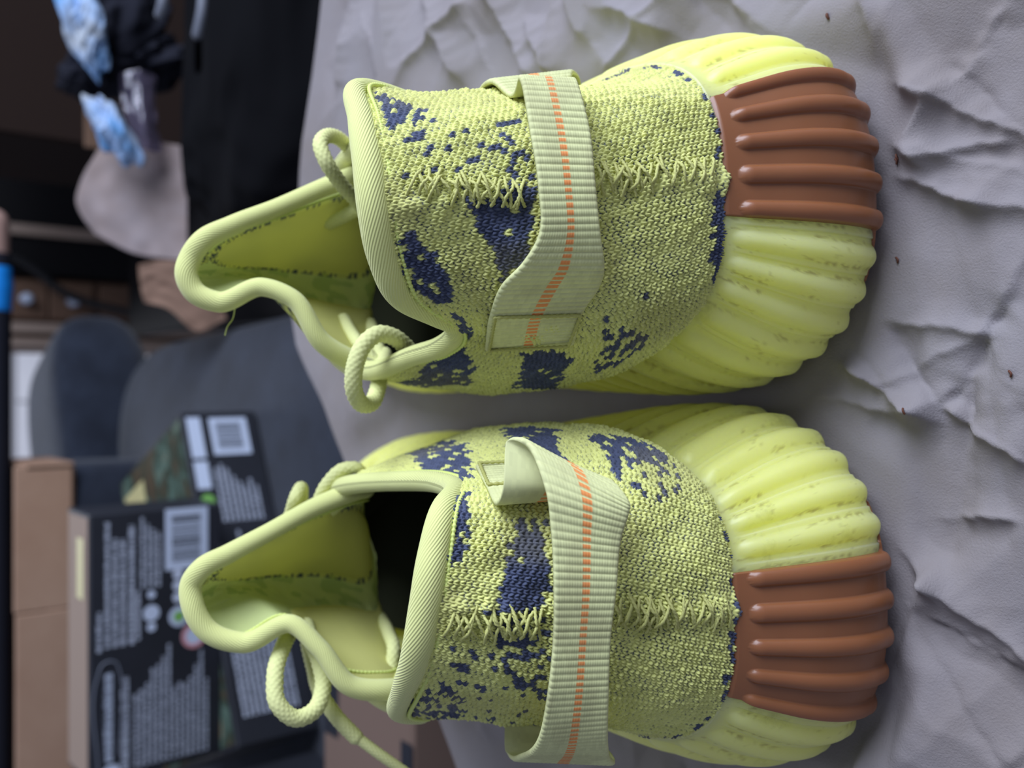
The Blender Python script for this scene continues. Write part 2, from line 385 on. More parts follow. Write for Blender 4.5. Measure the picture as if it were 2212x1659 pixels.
# ------------------------------------------------------------------ table corner and crumpled kraft paper
M['board'] = mat('dark_board', lin(72, 54, 44), .6)
tb = thing('table', 'dark wooden table under the crumpled paper', 'table', (0, .1, FLOOR))
EDGE = np.array([(-.42, .105), (-.30, .205), (-.152, .317), (-.034, .404), (.020, .448), (.036, .4545), (.06, .4535), (.10, .4485), (.188, .426), (.42, .362)])
def prism(name, poly, z0, z1, m, parent=None):
    n = len(poly); V = [(x, y, z0) for x, y in poly] + [(x, y, z1) for x, y in poly]
    F = [list(range(n))[::-1], list(range(n, 2 * n))] + [[i, (i + 1) % n, n + (i + 1) % n, n + i] for i in range(n)]
    me = bpy.data.meshes.new(name); me.from_pydata(V, [], F); me.materials.append(m)
    o = bpy.data.objects.new(name, me); COL.objects.link(o)
    if parent: put_under(o, parent)
    return o
prism('tabletop', [(-.40, -.3)] + [(x, y - .007) for x, y in EDGE[::1] if abs(x) < .41] + [(.40, .36), (.40, -.3)], -.032, -.0062, M['board'], tb)
for x, y in ((-.36, -.25), (.36, -.25), (.34, .30), (-.28, .14)): boxobj('leg', (x, y, (FLOOR - .032) / 2), (.02, .02, (-.032 - FLOOR) / 2), M['board'], tb)
M['kraft'] = mat('kraft_paper', lin(138, 131, 132), .75, spec=.3)
noise_color(M['kraft'], 14, [(.3, lin(131, 122, 119)), (.5, lin(138, 131, 132)), (.7, lin(144, 139, 142))], 10); 
_b = noise_bump(M['kraft'], 1700, .7, .0003, 5)
rng = np.random.default_rng(11)
FOLDS = []
def fold(p0, p1, width, amp, sharp=1.0): FOLDS.append((np.array(p0), np.array(p1), width, amp, sharp))
def pf(x0, y0, x1, y1, width, amp): fold(W(x0, y0, z=0)[:2], W(x1, y1, z=0)[:2], width, amp)
for k in range(46):
    c = rng.uniform((-.2, .05), (.26, .45)); an = rng.uniform(0, math.pi); Lh = rng.uniform(.008, .035)
    d = np.array([math.cos(an), math.sin(an)]) * Lh
    fold(c - d, c + d, rng.uniform(.0025, .010), rng.choice([-1, 1]) * rng.uniform(.0004, .0011))
for (a_, b_, c_, d_, w_, h_) in [(1880, 165, 2000, 205, .007, .0032), (1990, 200, 2230, 300, .007, .0034), (1840, 270, 1985, 345, .005, .0022), (1985, 345, 2150, 310, .005, .0020), (1950, 385, 2110, 440, .005, .0026), (2110, 440, 2230, 455, .006, .0022),
        (1725, 735, 1850, 805, .007, .0030), (1850, 805, 1975, 885, .006, .0030), (1925, 730, 2010, 860, .007, -.0030), (1780, 860, 1975, 900, .007, .0022), (1870, 1090, 1935, 1175, .005, .0030), (1935, 1175, 2005, 1260, .005, .0036), (2000, 1265, 1935, 1420, .006, .0036), (1935, 1420, 1855, 1680, .008, .0044), (2060, 900, 2200, 985, .006, .0030), (2050, 1160, 2090, 880, .008, -.0032), (2020, 1270, 2230, 1430, .008, .0026), (2030, 1120, 2170, 1120, .004, .002), (1975, 890, 2075, 830, .006, .002), (2075, 830, 2150, 700, .008, -.003),
        (845, -20, 852, 190, .010, .0055), (925, -10, 985, 150, .009, .0045), (1060, -10, 1140, 150, .010, .0058), (1140, 60, 1200, 150, .007, .0030), (1240, -10, 1280, 60, .008, .004), (1195, 0, 1195, 150, .007, .0030), (1290, 0, 1420, 60, .010, .0045), (1500, -10, 1560, 60, .008, -.003), (760, 0, 745, 170, .009, .004), (1600, 20, 1750, 130, .008, .0028), (1880, 0, 1900, 150, .007, .002)]:
    pf(a_, b_, c_, d_, w_ * .8, h_ * 1.4)
nodes = [np.array(q) for q in ((-.09, .10), (-.055, .125), (-.02, .085), (.0, .13), (.012, .105), (.045, .085), (.075, .11), (.10, .09), (.118, .14), (.095, .165), (.13, .19), (.15, .155), (.105, .225), (.14, .25), (.17, .22), (.11, .29), (.15, .31), (.13, .35), (.165, .38), (.10, .40), (-.115, .15), (-.13, .12), (-.125, .20), (-.15, .24), (.02, .15), (-.03, .145), (.06, .125), (-.07, .085))]
for i_, p_ in enumerate(nodes):                       # creases run from knot to knot
    near_ = sorted((np.linalg.norm(p_ - q_), k_) for k_, q_ in enumerate(nodes) if k_ != i_)[:3]
    for dd_, k_ in near_:
        if dd_ < .06 and (k_ > i_ or rng.random() < .4): fold(p_, nodes[k_], rng.uniform(.0028, .0055), rng.choice([-1, 1, 1]) * rng.uniform(.0009, .0021))
def paper_h(X, Y):
    h = np.zeros_like(X)
    for p0, p1, wd, am, sh_ in FOLDS:
        d = p1 - p0; Ln = np.linalg.norm(d) + 1e-9; d = d / Ln; n_ = np.array([-d[1], d[0]])
        rx = X - p0[0]; ry = Y - p0[1]; t = rx * d[0] + ry * d[1]; s = rx * n_[0] + ry * n_[1]
        s = s + .0004 * np.sin(t * 330 + p0[0] * 900) + .0002 * np.sin(t * 1100)
        e = np.maximum(0, np.maximum(-t, t - Ln)); lenf = np.exp(-(e / (wd * .9)) ** 2)
        side = np.where(s > 0, 1.0, 2.1)
        h += am * lenf * np.exp(-np.abs(s) / wd * side * 1.15)
    h += .0012 * (vnoise(X * 16, Y * 16, 2) - .5)
    for cell, slope, sgn in ((.085, .17, 1), (.058, .17, -1), (.030, .05, 1)):       # creased facets
        F_ = np.full(X.shape, 9.0); nsx = int(.72 / cell); nsy = int(.56 / cell)
        for a_ in range(nsx):
            for b_ in range(nsy):
                c0 = np.array([-.36 + (a_ + rng.uniform(0, 1)) * cell, -.06 + (b_ + rng.uniform(0, 1)) * cell])
                i0 = np.searchsorted(X[:, 0], c0[0] - 2.2 * cell); i1 = np.searchsorted(X[:, 0], c0[0] + 2.2 * cell)
                if i1 - i0 < 2: continue
                rx = X[i0:i1] - c0[0]; ry = Y[i0:i1] - c0[1]; th0 = rng.uniform(0, 6.28); m_ = None
                for q_ in range(5):
                    th = th0 + q_ * 1.2566 + rng.uniform(-.35, .35); s_ = rng.uniform(.75, 1.25)
                    d_ = (rx * math.cos(th) + ry * math.sin(th)) * s_; m_ = d_ if m_ is None else np.maximum(m_, d_)
                F_[i0:i1] = np.minimum(F_[i0:i1], m_)
        F_ = np.minimum(F_, cell); h += sgn * slope * (F_ - F_.mean())
    return h
gx = np.concatenate([np.linspace(-.34, -.175, 60)[:-1], np.linspace(-.175, .20, 500), np.linspace(.20, .34, 60)[1:]]); nx = len(gx); ny = 500; ye = np.interp(gx, EDGE[:, 0], EDGE[:, 1])
tau = np.concatenate([np.linspace(0, .22, 40)[:-1], np.linspace(.22, 1, ny - 66), 1 + np.linspace(0, 1, 27)[1:] * .06]); ny = len(tau)
y0 = -.05
Xg = np.repeat(gx[:, None], ny, 1); Yg = y0 + np.minimum(tau, 1)[None, :] * (ye[:, None] - y0)
over = np.clip(tau - 1, 0, None)[None, :] / .06
Zg = paper_h(Xg, Yg)
for sh in (R, L):                                # pressed flat where the shoes stand
    rx = Xg - sh.x0 + (Yg - sh.y0) * math.sin(sh.yaw); ry = Yg - sh.y0
    hw = np.interp(ry, [-.01, 0, .03, .2, .29, .31], [.02, .035, .052, .053, .03, .01])
    inside = sstep(.012, -.006, np.abs(rx) - hw) * sstep(-.012, .002, ry) * (1 - sstep(.30, .32, ry))
    Zg = Zg * (1 - inside) - .0008 * inside
Zg = np.where(Zg < -.003, -.003 + (Zg + .003) * .3, Zg); Zg = np.clip(Zg, -.0058, .0085) - .0003
Zg = Zg * (1 - .75 * sstep(.045, .008, ye[:, None] - Yg))
bend = np.sin(np.clip(over, 0, 1) * math.pi / 2)
nrm = np.stack([-np.gradient(ye, gx), np.ones(nx)], 1); nrm /= np.linalg.norm(nrm, axis=1, keepdims=True)
Xg = Xg + nrm[:, 0:1] * .006 * bend; Yg = Yg + nrm[:, 1:2] * .006 * bend; Zg = Zg - .022 * over ** 1.5 - .002 * bend * vnoise(Xg * 50, Yg * 50, 4)
pp = gridobj('kraft_paper', np.stack([Xg, Yg, Zg], -1), M['kraft'])
tag(pp, 'crumpled kraft wrapping paper spread under the two sneakers', 'paper')
# specks of dirt fallen on the paper
M['speck'] = mat('brown_crumb', lin(92, 52, 36), .8)
def paper_pt(px, py):
    q = W(px, py, z=0.0015); i = np.argmin((Xg - q[0]) ** 2 + (Yg - q[1]) ** 2); return np.array([Xg.flat[i], Yg.flat[i], Zg.flat[i]])
for k, (x, y) in enumerate([(1788, 38), (1931, 345), (1941, 338), (1928, 558), (1815, 234), (2190, 806), (1978, 888)]):
    q = paper_pt(x, y); pts = np.array([q + [-.0006, 0, .0003], q + [0, .0002 * (-1) ** k, .0006], q + [.0006, .0004, .0003]])
    tag(tube('crumb', resample(pts, .0002), .00028 if k else .0004, M['speck'], seg=7), ['largest brown crumb on the paper, beside the top edge of the photo', 'tiny crumb on the paper by the right heel, lower of two', 'tiny crumb on the paper by the right heel, upper of two', 'tiny dark crumb on smooth paper below the right heel panel', 'tiny crumb touching the right heel panel top corner', 'tiny dark crumb far out on the paper, past the torn nick', 'dark nick of torn fibre where paper folds meet between the heels'][k], 'crumb')

# ------------------------------------------------------------------ chair with boxes beyond the table
M['fabric'] = mat('navy_grey_fabric', lin(40, 45, 57), .95, spec=.15, sheen=.2)
noise_color(M['fabric'], 28, [(.3, lin(33, 37, 47)), (.7, lin(47, 53, 66))], 6); noise_bump(M['fabric'], 600, .5, .001)
M['blackplastic'] = mat('black_plastic', lin(24, 24, 27), .5)
SEAT = -.127
def cushion(name, c, half, axes, r, parent, m, n=40, crown=.0, seed=1):
    """rounded pad with soft corners"""
    u = np.linspace(0, math.pi, n); v = np.linspace(-math.pi, math.pi, 2 * n)
    U, V = np.meshgrid(u, v, indexing='ij')
    def se(w, e): return np.sign(w) * np.abs(w) ** e
    x = se(np.sin(U), .35) * se(np.cos(V), .35); y = se(np.sin(U), .35) * se(np.sin(V), .35); z = se(np.cos(U), r)
    P = np.stack([x * half[0], y * half[1], z * half[2] + crown * (1 - x * x) * (1 - y * y) * (z > 0)], -1)
    P = P * (1 + .02 * (vnoise(x * 3 + 9, y * 3 + z, seed)[..., None] - .5))
    return gridobj(name, np.asarray(c) + P @ np.array(axes), m, parent)
chy = math.radians(3); ex = np.array([math.cos(chy), math.sin(chy), 0]); ey = np.array([-math.sin(chy), math.cos(chy), 0]); ez = np.array([0, 0, 1.])
ch = thing('chair', 'dark navy-grey upholstered chair pushed up to the table', 'chair', (-.20, .90, FLOOR))
sc = np.array([-.222, .875, 0])                                        # seat middle
cushion('seat', [sc[0], sc[1], SEAT - .051], (.275, .29, .05), (ex, ey, ez), .5, ch, M['fabric'])
byaw = math.radians(25); bx_ = np.array([math.cos(byaw), math.sin(byaw), 0]); by_ = np.array([-math.sin(byaw), math.cos(byaw), 0])
cushion('backrest', [-.165, 1.20, SEAT - .015], (.25, .09, .062), (bx_, by_, ez), .75, ch, M['fabric'], seed=4)
pc = [sc[0], sc[1], 0]
tube('column', [np.array([pc[0], pc[1], SEAT - .08]), np.array([pc[0], pc[1], -.3]), np.array([pc[0], pc[1], FLOOR + .06])], .025, M['blackplastic'], ch)
for k in range(5):
    an = k * 2 * math.pi / 5 + .3; e = np.array([math.cos(an), math.sin(an), 0])
    q = np.array([pc[0], pc[1], FLOOR + .085]); leg = tube('base_leg', resample(np.array([q, q + e * .15 - ez * .01, q + e * .28 - ez * .035]), .02), .017, M['blackplastic'], ch)
    cpt = q + e * .28 - ez * .06
    t = np.cross(e, ez); tube('castor', [cpt - t * .02, cpt, cpt + t * .02], .025, M['blackplastic'], ch)

M['blackcard'] = mat('black_card', lin(26, 28, 36), .62); noise_color(M['blackcard'], 9, [(.3, lin(20, 22, 29)), (.7, lin(34, 37, 47))])
M['white'] = mat('white_print', lin(196, 206, 226), .6); M['grey'] = mat('grey_print', lin(196, 203, 220), .6); M['dimgrey'] = mat('dim_print', lin(104, 108, 120), .6)
M['ink'] = mat('dark_print', lin(34, 36, 44), .6); M['greend'] = mat('green_print', lin(120, 176, 84), .6); M['pinkd'] = mat('pink_print', lin(212, 150, 156), .6)
M['card'] = mat('brown_cardboard', lin(172, 136, 112), .85); noise_color(M['card'], 12, [(.3, lin(164, 128, 104)), (.7, lin(180, 146, 122))])
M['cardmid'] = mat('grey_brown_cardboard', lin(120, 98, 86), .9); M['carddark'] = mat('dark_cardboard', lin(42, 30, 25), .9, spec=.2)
def quads(name, rects, o, e1, e2, n, m, parent, lift=.0004):
    """flat print on a face: rects (x0,y0,x1,y1) in metres from corner o along e1,e2"""
    V, F = [], []
    for r in rects:
        k = len(V)
        for x, y in ((r[0], r[1]), (r[2], r[1]), (r[2], r[3]), (r[0], r[3])): V.append(o + e1 * x + e2 * y + n * lift)
        F.append((k, k + 1, k + 2, k + 3))
    return meshobj(name, np.array(V), np.array(F), m, parent, smooth=False)
def disc(name, cx, cy, r, o, e1, e2, n, m, parent, lift=.0006, r0=0):
    th = np.linspace(0, 2 * math.pi, 40)
    P = np.stack([o + e1 * (cx + rr * np.cos(th))[:, None] + e2 * (cy + rr * np.sin(th))[:, None] + n * lift for rr in (r0, r)], 1)
    return gridobj(name, P, m, parent)
def lines(x0, x1s, y0, pitch, hgt, seed):
    """rows of small print: words of uneven length; x1s = row lengths"""
    rg = random.Random(seed); out = []
    for k, xl in enumerate(x1s):
        x = x0; y = y0 - k * pitch
        while x < xl:
            wl = rg.uniform(.0018, .0062); e = min(x + wl, xl)
            q = x
            while q < e:
                cw = rg.uniform(.0005, .0009); out.append((q, y, min(q + cw, e), y + hgt * rg.uniform(.7, 1))); q += cw + .00028
            x = e + .0009
    return out
def barcode(name, x0, y0, x1, y1, o, e1, e2, n, parent, seed):
    lb = quads(name, [(x0, y0, x1, y1)], o, e1, e2, n, M['white'], parent, .0005); lb['label'] = 'white barcode label'
    rg = random.Random(seed); x = x0 + (x1 - x0) * .14; bars = []; yb = y0 + (y1 - y0) * .18; yt = y1 - (y1 - y0) * .14
    while x < x1 - (x1 - x0) * .12:
        wd = rg.choice([.0003, .0003, .0006, .0009]); bars.append((x, yb, x + wd, yt)); x += wd + rg.choice([.0006, .0009, .0014])
    b = quads('barcode_bars', bars, o, e1, e2, n, M['ink'], lb, .0008); return lb
# large flat-lying box with a barcode and a picture top
B0 = np.array([-.0226, .768, 0]); be1 = np.array([-.908, -.42, 0]); be1 /= np.linalg.norm(be1); be3 = np.array([be1[1], -be1[0], 0])
BH, BL, BD = .064, .262, .16
fn = -be3
bb = thing('game_box', 'large black printed box lying under a smaller one, green picture on its top', 'box', tuple(B0 + be1 * BL / 2 + be3 * BD / 2 + np.array([0, 0, SEAT])), 'black printed boxes on the chair')
cB = B0 + be1 * BL / 2 + be3 * BD / 2 + np.array([0, 0, SEAT + BH / 2])
boxobj('carton', cB, (BL / 2, BD / 2, BH / 2), M['blackcard'], bb, (be1, be3, ez), .001)
M['picture'] = mat('cover_picture', lin(70, 90, 60), .85, spec=.2)
noise_color(M['picture'], 34, [(.28, lin(34, 32, 30)), (.40, lin(92, 78, 60)), (.50, lin(52, 62, 50)), (.60, lin(90, 112, 100)), (.72, lin(128, 110, 84))], 4, dist=.6)
oT = B0 + np.array([0, 0, SEAT + BH])
quads('top_picture', [(.004, .004, BL - .004, BD - .004)], oT, be1, be3, ez, M['picture'], bb)
M['cream'] = mat('cream_print', lin(206, 196, 140), .6)
quads('cream_panel', [(.02, .10, .09, .15)], oT, be1, be3, ez, M['cream'], bb, .0008)
# face print is laid out from the face's left end (as one reads it)
oF = B0 + be1 * BL + np.array([0, 0, SEAT]); fe1 = -be1; fe2 = ez; XR = BL
quads('white_panel', [(XR - .040, .049, XR - .005, .0605), (XR - .066, .049, XR - .043, .0605)], oF, fe1, fe2, fn, M['white'], bb)
barcode('barcode_label', XR - .038, .010, XR - .006, .042, oF, fe1, fe2, fn, bb, 4)
disc('green_mark', XR - .076, .054, .0055, oF, fe1, fe2, fn, M['greend'], bb)
quads('small_print', lines(XR - .094, [XR - .048, XR - .046, XR - .050, XR - .056, XR - .062, XR - .066, XR - .060, XR - .066], .042, .0045, .003, 5), oF, fe1, fe2, fn, M['grey'], bb)
quads('small_print', lines(.020, [.135, .15, .145, .14, .12, .16, .15, .13, .11, .12, .14], .054, .0042, .0028, 6), oF, fe1, fe2, fn, M['grey'], bb)
# smaller box standing on it
AX0, AX1, AY, AH, AD = -.272, -.0885, .688, .093, .05
zb = SEAT + BH
ab = thing('game_box', 'smaller black printed box with barcode, standing on the larger one', 'box', ((AX0 + AX1) / 2, AY + AD / 2, zb), 'black printed boxes on the chair')
aw = AX1 - AX0
boxobj('carton', ((AX0 + AX1) / 2, AY + AD / 2, zb + AH / 2), (aw / 2, AD / 2, AH / 2), M['blackcard'], ab, None, .0012)
M['umber'] = mat('brown_grey_card', lin(150, 128, 112), .8)
quads('top_panel', [(.003, .003, aw - .003, AD - .003)], np.array([AX0, AY, zb + AH]), np.array([1., 0, 0]), np.array([0, 1., 0]), ez, M['umber'], ab)
quads('yellow_strip', [(aw - .06, .012, aw - .018, .026)], np.array([AX0, AY, zb + AH]), np.array([1., 0, 0]), np.array([0, 1., 0]), ez, M['cream'], ab, .0008)
oA = np.array([AX0, AY, zb]); a1 = np.array([1., 0, 0]); an_ = np.array([0, -1., 0])
k = aw / 560.                                   # metres per unit of the traced label layout
def lay(y, x): return (1650 - y) * k, (482 - x) * AH / 285.   # reading right / up on the face
def lrect(yl, yr, xb, xt):
    a_, b_ = lay(yl, xb); c_, d_ = lay(yr, xt); return (a_, b_, c_, d_)
x0, y0_, x1, y1_ = lrect(1225, 1092, 450, 354); barcode('barcode_label', x0, y0_, x1, y1_, oA, a1, ez, an_, ab, 9)
def rows(name, yl, yrs, xt, pitch, hgt, m, seed):
    xs0 = (1650 - yl) * k; sc_ = AH / 285.
    quads(name, lines(xs0, [(1650 - y) * k for y in yrs], (482 - xt - hgt) * sc_, pitch * sc_, hgt * sc_, seed), oA, a1, ez, an_, m, ab)
rows('small_print', 1372, [1110, 1145, 1148], 226, 16, 11, M['grey'], 1)
rows('small_print', 1372, [1120], 275, 16, 13, M['grey'], 2)
rows('small_print', 1365, [1262], 290, 16, 10, M['grey'], 3)
rows('small_print', 1256, [1105, 1120, 1130, 1140], 300, 12, 8, M['grey'], 4)
rows('small_print', 1378, [1295], 210, 14, 10, M['grey'], 5)
rows('web_address', 1610, [1425], 224, 20, 19, M['white'], 6)
rows('small_print', 1640, [1440], 258, 20, 18, M['grey'], 7)
rows('small_print', 1635, [1480, 1470, 1460, 1430, 1425, 1410, 1385, 1480, 1470, 1475, 1465, 1440, 1410, 1475], 286, 12, 8, M['grey'], 8)
for nm, yy, xx, rr, mm in (('green_mark', 1328, 384, 22, 'greend'), ('pink_mark', 1375, 418, 28, 'pinkd'), ('white_disc', 1636, 240, 20, 'white')):
    cx, cy = lay(yy, xx); d0 = disc(nm, cx, cy, rr * AH / 285., oA, a1, ez, an_, M['white'], ab)
    if mm == 'greend': disc('green_dot', cx, cy, rr * .55 * AH / 285., oA, a1, ez, an_, M['greend'], d0, .0008)
    if mm == 'pinkd': disc('pink_ring', cx, cy, rr * AH / 285., oA, a1, ez, an_, M['pinkd'], d0, .0008, rr * .7 * AH / 285.)
for yy, ww in ((1272, 9), (1312, 18), (1342, 10)):
    cx, cy = lay(yy, 324); disc('white_badge', cx, cy, ww * .001 * .32, oA, a1, ez, an_, M['white'], ab)
for yy in (1235, 1260, 1286):
    cx, cy = lay(yy, 382); disc('grey_badge', cx, cy, .0038, oA, a1, ez, an_, M['grey'], ab)
# thin outline of the pill-shaped frame around the web address
pts = [lay(1625, 214), lay(1425, 214), lay(1405, 222), lay(1400, 235), lay(1405, 250), lay(1425, 258), lay(1600, 258)]
tube('pill_outline', resample(np.array([oA + a1 * x + ez * y + an_ * .0003 for x, y in pts]), .002), .0007, M['dimgrey'], ab, seg=6)
# third dark box at the far left, cut by the frame
c3 = np.array([-.368, .655, SEAT]); 
db = thing('game_box', 'black box with a blank white label, only its end inside the photo', 'box', tuple(c3), 'black printed boxes on the chair')
d1 = np.array([.97, -.24, 0]); d1 /= np.linalg.norm(d1); d2 = np.array([-d1[1], d1[0], 0])
boxobj('carton', c3 + ez * .0725, (.085, .03, .0725), M['blackcard'], db, (d1, d2, ez), .001)
quads('white_panel', [(.118, .060, .160, .082)], c3 - d1 * .085 - d2 * .03, d1, ez, -d2, M['white'], db)

# open carton behind the boxes, on the seat
CBZ = -.030
ch2 = cushion('cushion', [-.250, .980, SEAT + .0485], (.176, .044, .0485), (np.array([1., 0, 0]), np.array([0, 1., 0]), ez), .12, None, M['fabric'], seed=9)  # added cushion: props up the carton, fills in for the dark chair back
tag(ch2, 'added dark navy-grey cushion under the open carton, filling in for the chair back', 'cushion')
cb = thing('cardboard_box', 'open brown carton standing behind the black boxes', 'box', (-.25, .98, CBZ))
CX0, CX1, CY0, CY1, CZ = -.44, -.073, .935, 1.02, .020
def slab(name, x0, x1, y0, y1, z0, z1, m, parent, bv=.001): return boxobj(name, ((x0 + x1) / 2, (y0 + y1) / 2, (z0 + z1) / 2), (abs(x1 - x0) / 2, abs(y1 - y0) / 2, abs(z1 - z0) / 2), m, parent, None, bv)
zc = (CBZ + CZ) / 2; xs = -.203
slab('front_panel', xs + .0006, CX1, CY0, CY0 + .004, CBZ, CZ, M['card'], cb)
slab('front_flap', CX0, xs - .0006, CY0 - .001, CY0 + .003, CBZ, CZ - .001, M['card'], cb)
slab('side_panel', CX1 - .004, CX1 + .002, CY0, CY1, CBZ, CZ - .0095, M['card'], cb); slab('side_panel', CX0, CX0 + .004, CY0, CY1, CBZ, CZ - .0095, M['card'], cb)
slab('back_panel', CX0, CX1, CY1 - .004, CY1, CBZ, CZ + .045, M['carddark'], cb); slab('bottom_panel', CX0, CX1, CY0, CY1, CBZ, CBZ + .003, M['card'], cb)

# carton with black printing standing low beside the chair, below the lace end
kb = thing('cardboard_box', 'brown carton with a black printed swirl, below the hanging lace end', 'box', (-.17, .50, -.30))
slab('carton', -.33, -.075, .47, .575, FLOOR, -.085, M['cardmid'], kb, .002)
kb.location = (-.2, .52, FLOOR); WM[kb.name] = Matrix.Translation((-.2, .52, FLOOR))
for c in kb.children: c.matrix_parent_inverse = WM[kb.name].inverted()
oK = np.array([-.33, .47, -.085])
disc('black_swirl', .19, .028, .026, oK, np.array([1., 0, 0]), np.array([0, 1., 0]), ez, M['ink'], kb, .0005, .013)
quads('black_band', [(.10, .085, .235, .103), (.150, .05, .24, .06), (.0, .0, .12, .012)], oK, np.array([1., 0, 0]), np.array([0, 1., 0]), ez, M['ink'], kb)

# ------------------------------------------------------------------ clutter on a low bench to the right
M['blackwood'] = mat('black_lacquer', lin(18, 17, 19), .7, spec=.2); M['brownwood'] = mat('brown_wood', lin(104, 78, 60), .7); noise_color(M['brownwood'], 5, [(.3, lin(92, 66, 50)), (.7, lin(120, 92, 72))])
M['lightwood'] = mat('pale_wood', lin(158, 138, 124), .7)
M['blackcloth'] = mat('black_cloth', lin(34, 35, 44), .95, spec=.15); noise_bump(M['blackcloth'], 300, .4, .001)
M['nylon'] = mat('black_nylon', lin(12, 12, 15), .9, spec=.1); M['bluecloth'] = mat('blue_white_cloth', lin(150, 184, 224), .9)
noise_color(M['bluecloth'], 22, [(.34, lin(108, 166, 222)), (.5, lin(160, 188, 226)), (.62, lin(178, 186, 196))], 3)
M['film'] = mat('clear_film', lin(150, 140, 165), .12, spec=.8, trans=.75)
BT = -.24
bn = thing('bench', 'low black bench holding the dark clothes and bags', 'bench', (.55, .95, FLOOR))
slab('top', .07, .95, .62, 1.42, BT - .025, BT, M['blackwood'], bn, .003)
for x in (.10, .92):
    for y in (.65, 1.39): slab('leg', x - .02, x + .02, y - .02, y + .02, FLOOR, BT - .025, M['blackwood'], bn)
def lump(name, c, half, m, parent=None, seed=1, rough=.25, sq=.6, freq=2.2, axes=None, n=70):
    u = np.linspace(.02, math.pi - .02, n); v = np.linspace(-math.pi, math.pi, 2 * n)
    U, V = np.meshgrid(u, v, indexing='ij'); se = lambda w, e: np.sign(w) * np.abs(w) ** e
    d = np.stack([np.sin(U) * np.cos(V), np.sin(U) * np.sin(V), np.cos(U)], -1)
    P = np.stack([se(np.sin(U), sq) * se(np.cos(V), sq), se(np.sin(U), sq) * se(np.sin(V), sq), se(np.cos(U), sq)], -1)
    f = vnoise(d[..., 0] * freq + d[..., 2] * freq * .7 + seed * 3.1, d[..., 1] * freq + 7 + d[..., 2] * freq, seed) - .5
    f2 = np.abs(vnoise(d[..., 0] * freq * 2.3 + d[..., 2] * 2, d[..., 1] * freq * 2.3 + seed - d[..., 2] * 2, seed + 5) - .5)
    P = P * (1 + rough * f * 1.4 - rough * f2)[..., None] * np.array(half)
    if axes is not None: P = P @ np.array(axes)
    P = np.asarray(c) + P
    return P
bg_ = thing('backpack', 'large black nylon bag slumped at the dark right end beyond the paper', 'bag', (.27, .74, BT))
gridobj('body', lump('b', (.255, .735, -.150), (.145, .085, .086), M['nylon'], seed=3, rough=.12), M['nylon'], bg_)
for k2, (p0, p1) in enumerate((((438, -30), (425, 75)), ((352, -25), (345, 30)))):
    q = np.array([W(p0[0], p0[1], Y=.655), W((p0[0] + p1[0]) / 2 + 4, (p0[1] + p1[1]) / 2, Y=.652), W(p1[0], p1[1], Y=.657)])
    tube('zip_edge', resample(q, .004), .0035, M['dimgrey'], bg_, seg=8)
def sheet(name, ctrl, m, parent=None, thick=.0012, n=60):
    """curved sheet from rows of control points, with real thickness"""
    rows_ = np.array(ctrl); a_ = np.linspace(0, 1, n)
    R1 = np.stack([cr(r, a_) for r in rows_], 0); P = np.stack([cr(R1[:, j], a_) for j in range(n)], 1)
    N = gnormals(P); w2 = (vnoise(np.arange(n)[:, None] * .12 + 0 * a_[None], np.arange(n)[None, :] * .12 + 3, 2) - .5) * .0022
    P = P + N * w2[..., None]; Pb = P - N * thick
    return gridobj(name, np.concatenate([P, Pb[:, ::-1]], 1), m, parent, wrap=True)
M['bagpaper'] = mat('kraft_bag', lin(158, 142, 138), .8); noise_color(M['bagpaper'], 9, [(.3, lin(140, 118, 106)), (.7, lin(172, 160, 162))])
M['scrap'] = mat('brown_scrap', lin(142, 112, 94), .85)
def WY(l): return [W(x, y, Y=Y) for x, y, Y in l]
kp = sheet('paper_bag', [WY([(240, 285, .90), (205, 340, .898), (172, 400, .895), (164, 432, .894), (206, 506, .893)]), WY([(290, 300, .89), (275, 360, .888), (256, 425, .885), (262, 475, .884), (292, 548, .882)]), WY([(350, 310, .878), (350, 370, .876), (345, 440, .873), (346, 500, .872), (352, 560, .870)]), WY([(404, 320, .868), (404, 380, .866), (404, 440, .864), (405, 510, .862), (406, 565, .860)])], M['bagpaper'], thick=.004)
tag(kp, 'pale kraft paper bag standing curved between the bag and the chair', 'paper bag')
kf = sheet('paper_scrap', [WY([(300, 572, .88), (304, 612, .882), (314, 652, .884)]), WY([(350, 562, .87), (358, 615, .872), (358, 664, .874)]), WY([(405, 570, .86), (418, 632, .862), (428, 716, .864)]), WY([(440, 600, .852), (472, 645, .854), (488, 688, .856)])], M['scrap'], thick=.004)
tag(kf, 'folded brown paper scrap lying beside the chair seat', 'paper')
gm = thing('jacket', 'black and pale blue jacket heaped over the bag', 'jacket', (.30, .88, BT))
gridobj('black_cloth', lump('b', W(265, 70, Y=.90), (.052, .05, .035), None, seed=6, rough=.35, sq=.8), M['blackcloth'], gm)
gridobj('black_cloth', lump('b', W(330, 130, Y=.885), (.026, .045, .03), None, seed=16, rough=.35, sq=.9), M['blackcloth'], gm)
gridobj('hood', lump('b', W(190, 160, Y=.90), (.018, .04, .022), None, seed=8, rough=.3, sq=.9), M['blackcloth'], gm)
gridobj('blue_cloth', lump('b', W(183, 55, Y=.845), (.040, .02, .015), None, seed=9, rough=.4, sq=1, axes=((.93, 0, .36), (0, 1, 0), (-.36, 0, .93))), M['bluecloth'], gm)
gridobj('blue_cloth', lump('b', W(246, 285, Y=.845), (.033, .02, .013), None, seed=12, rough=.4, sq=1, axes=((.82, 0, .57), (0, 1, 0), (-.57, 0, .82))), M['bluecloth'], gm)
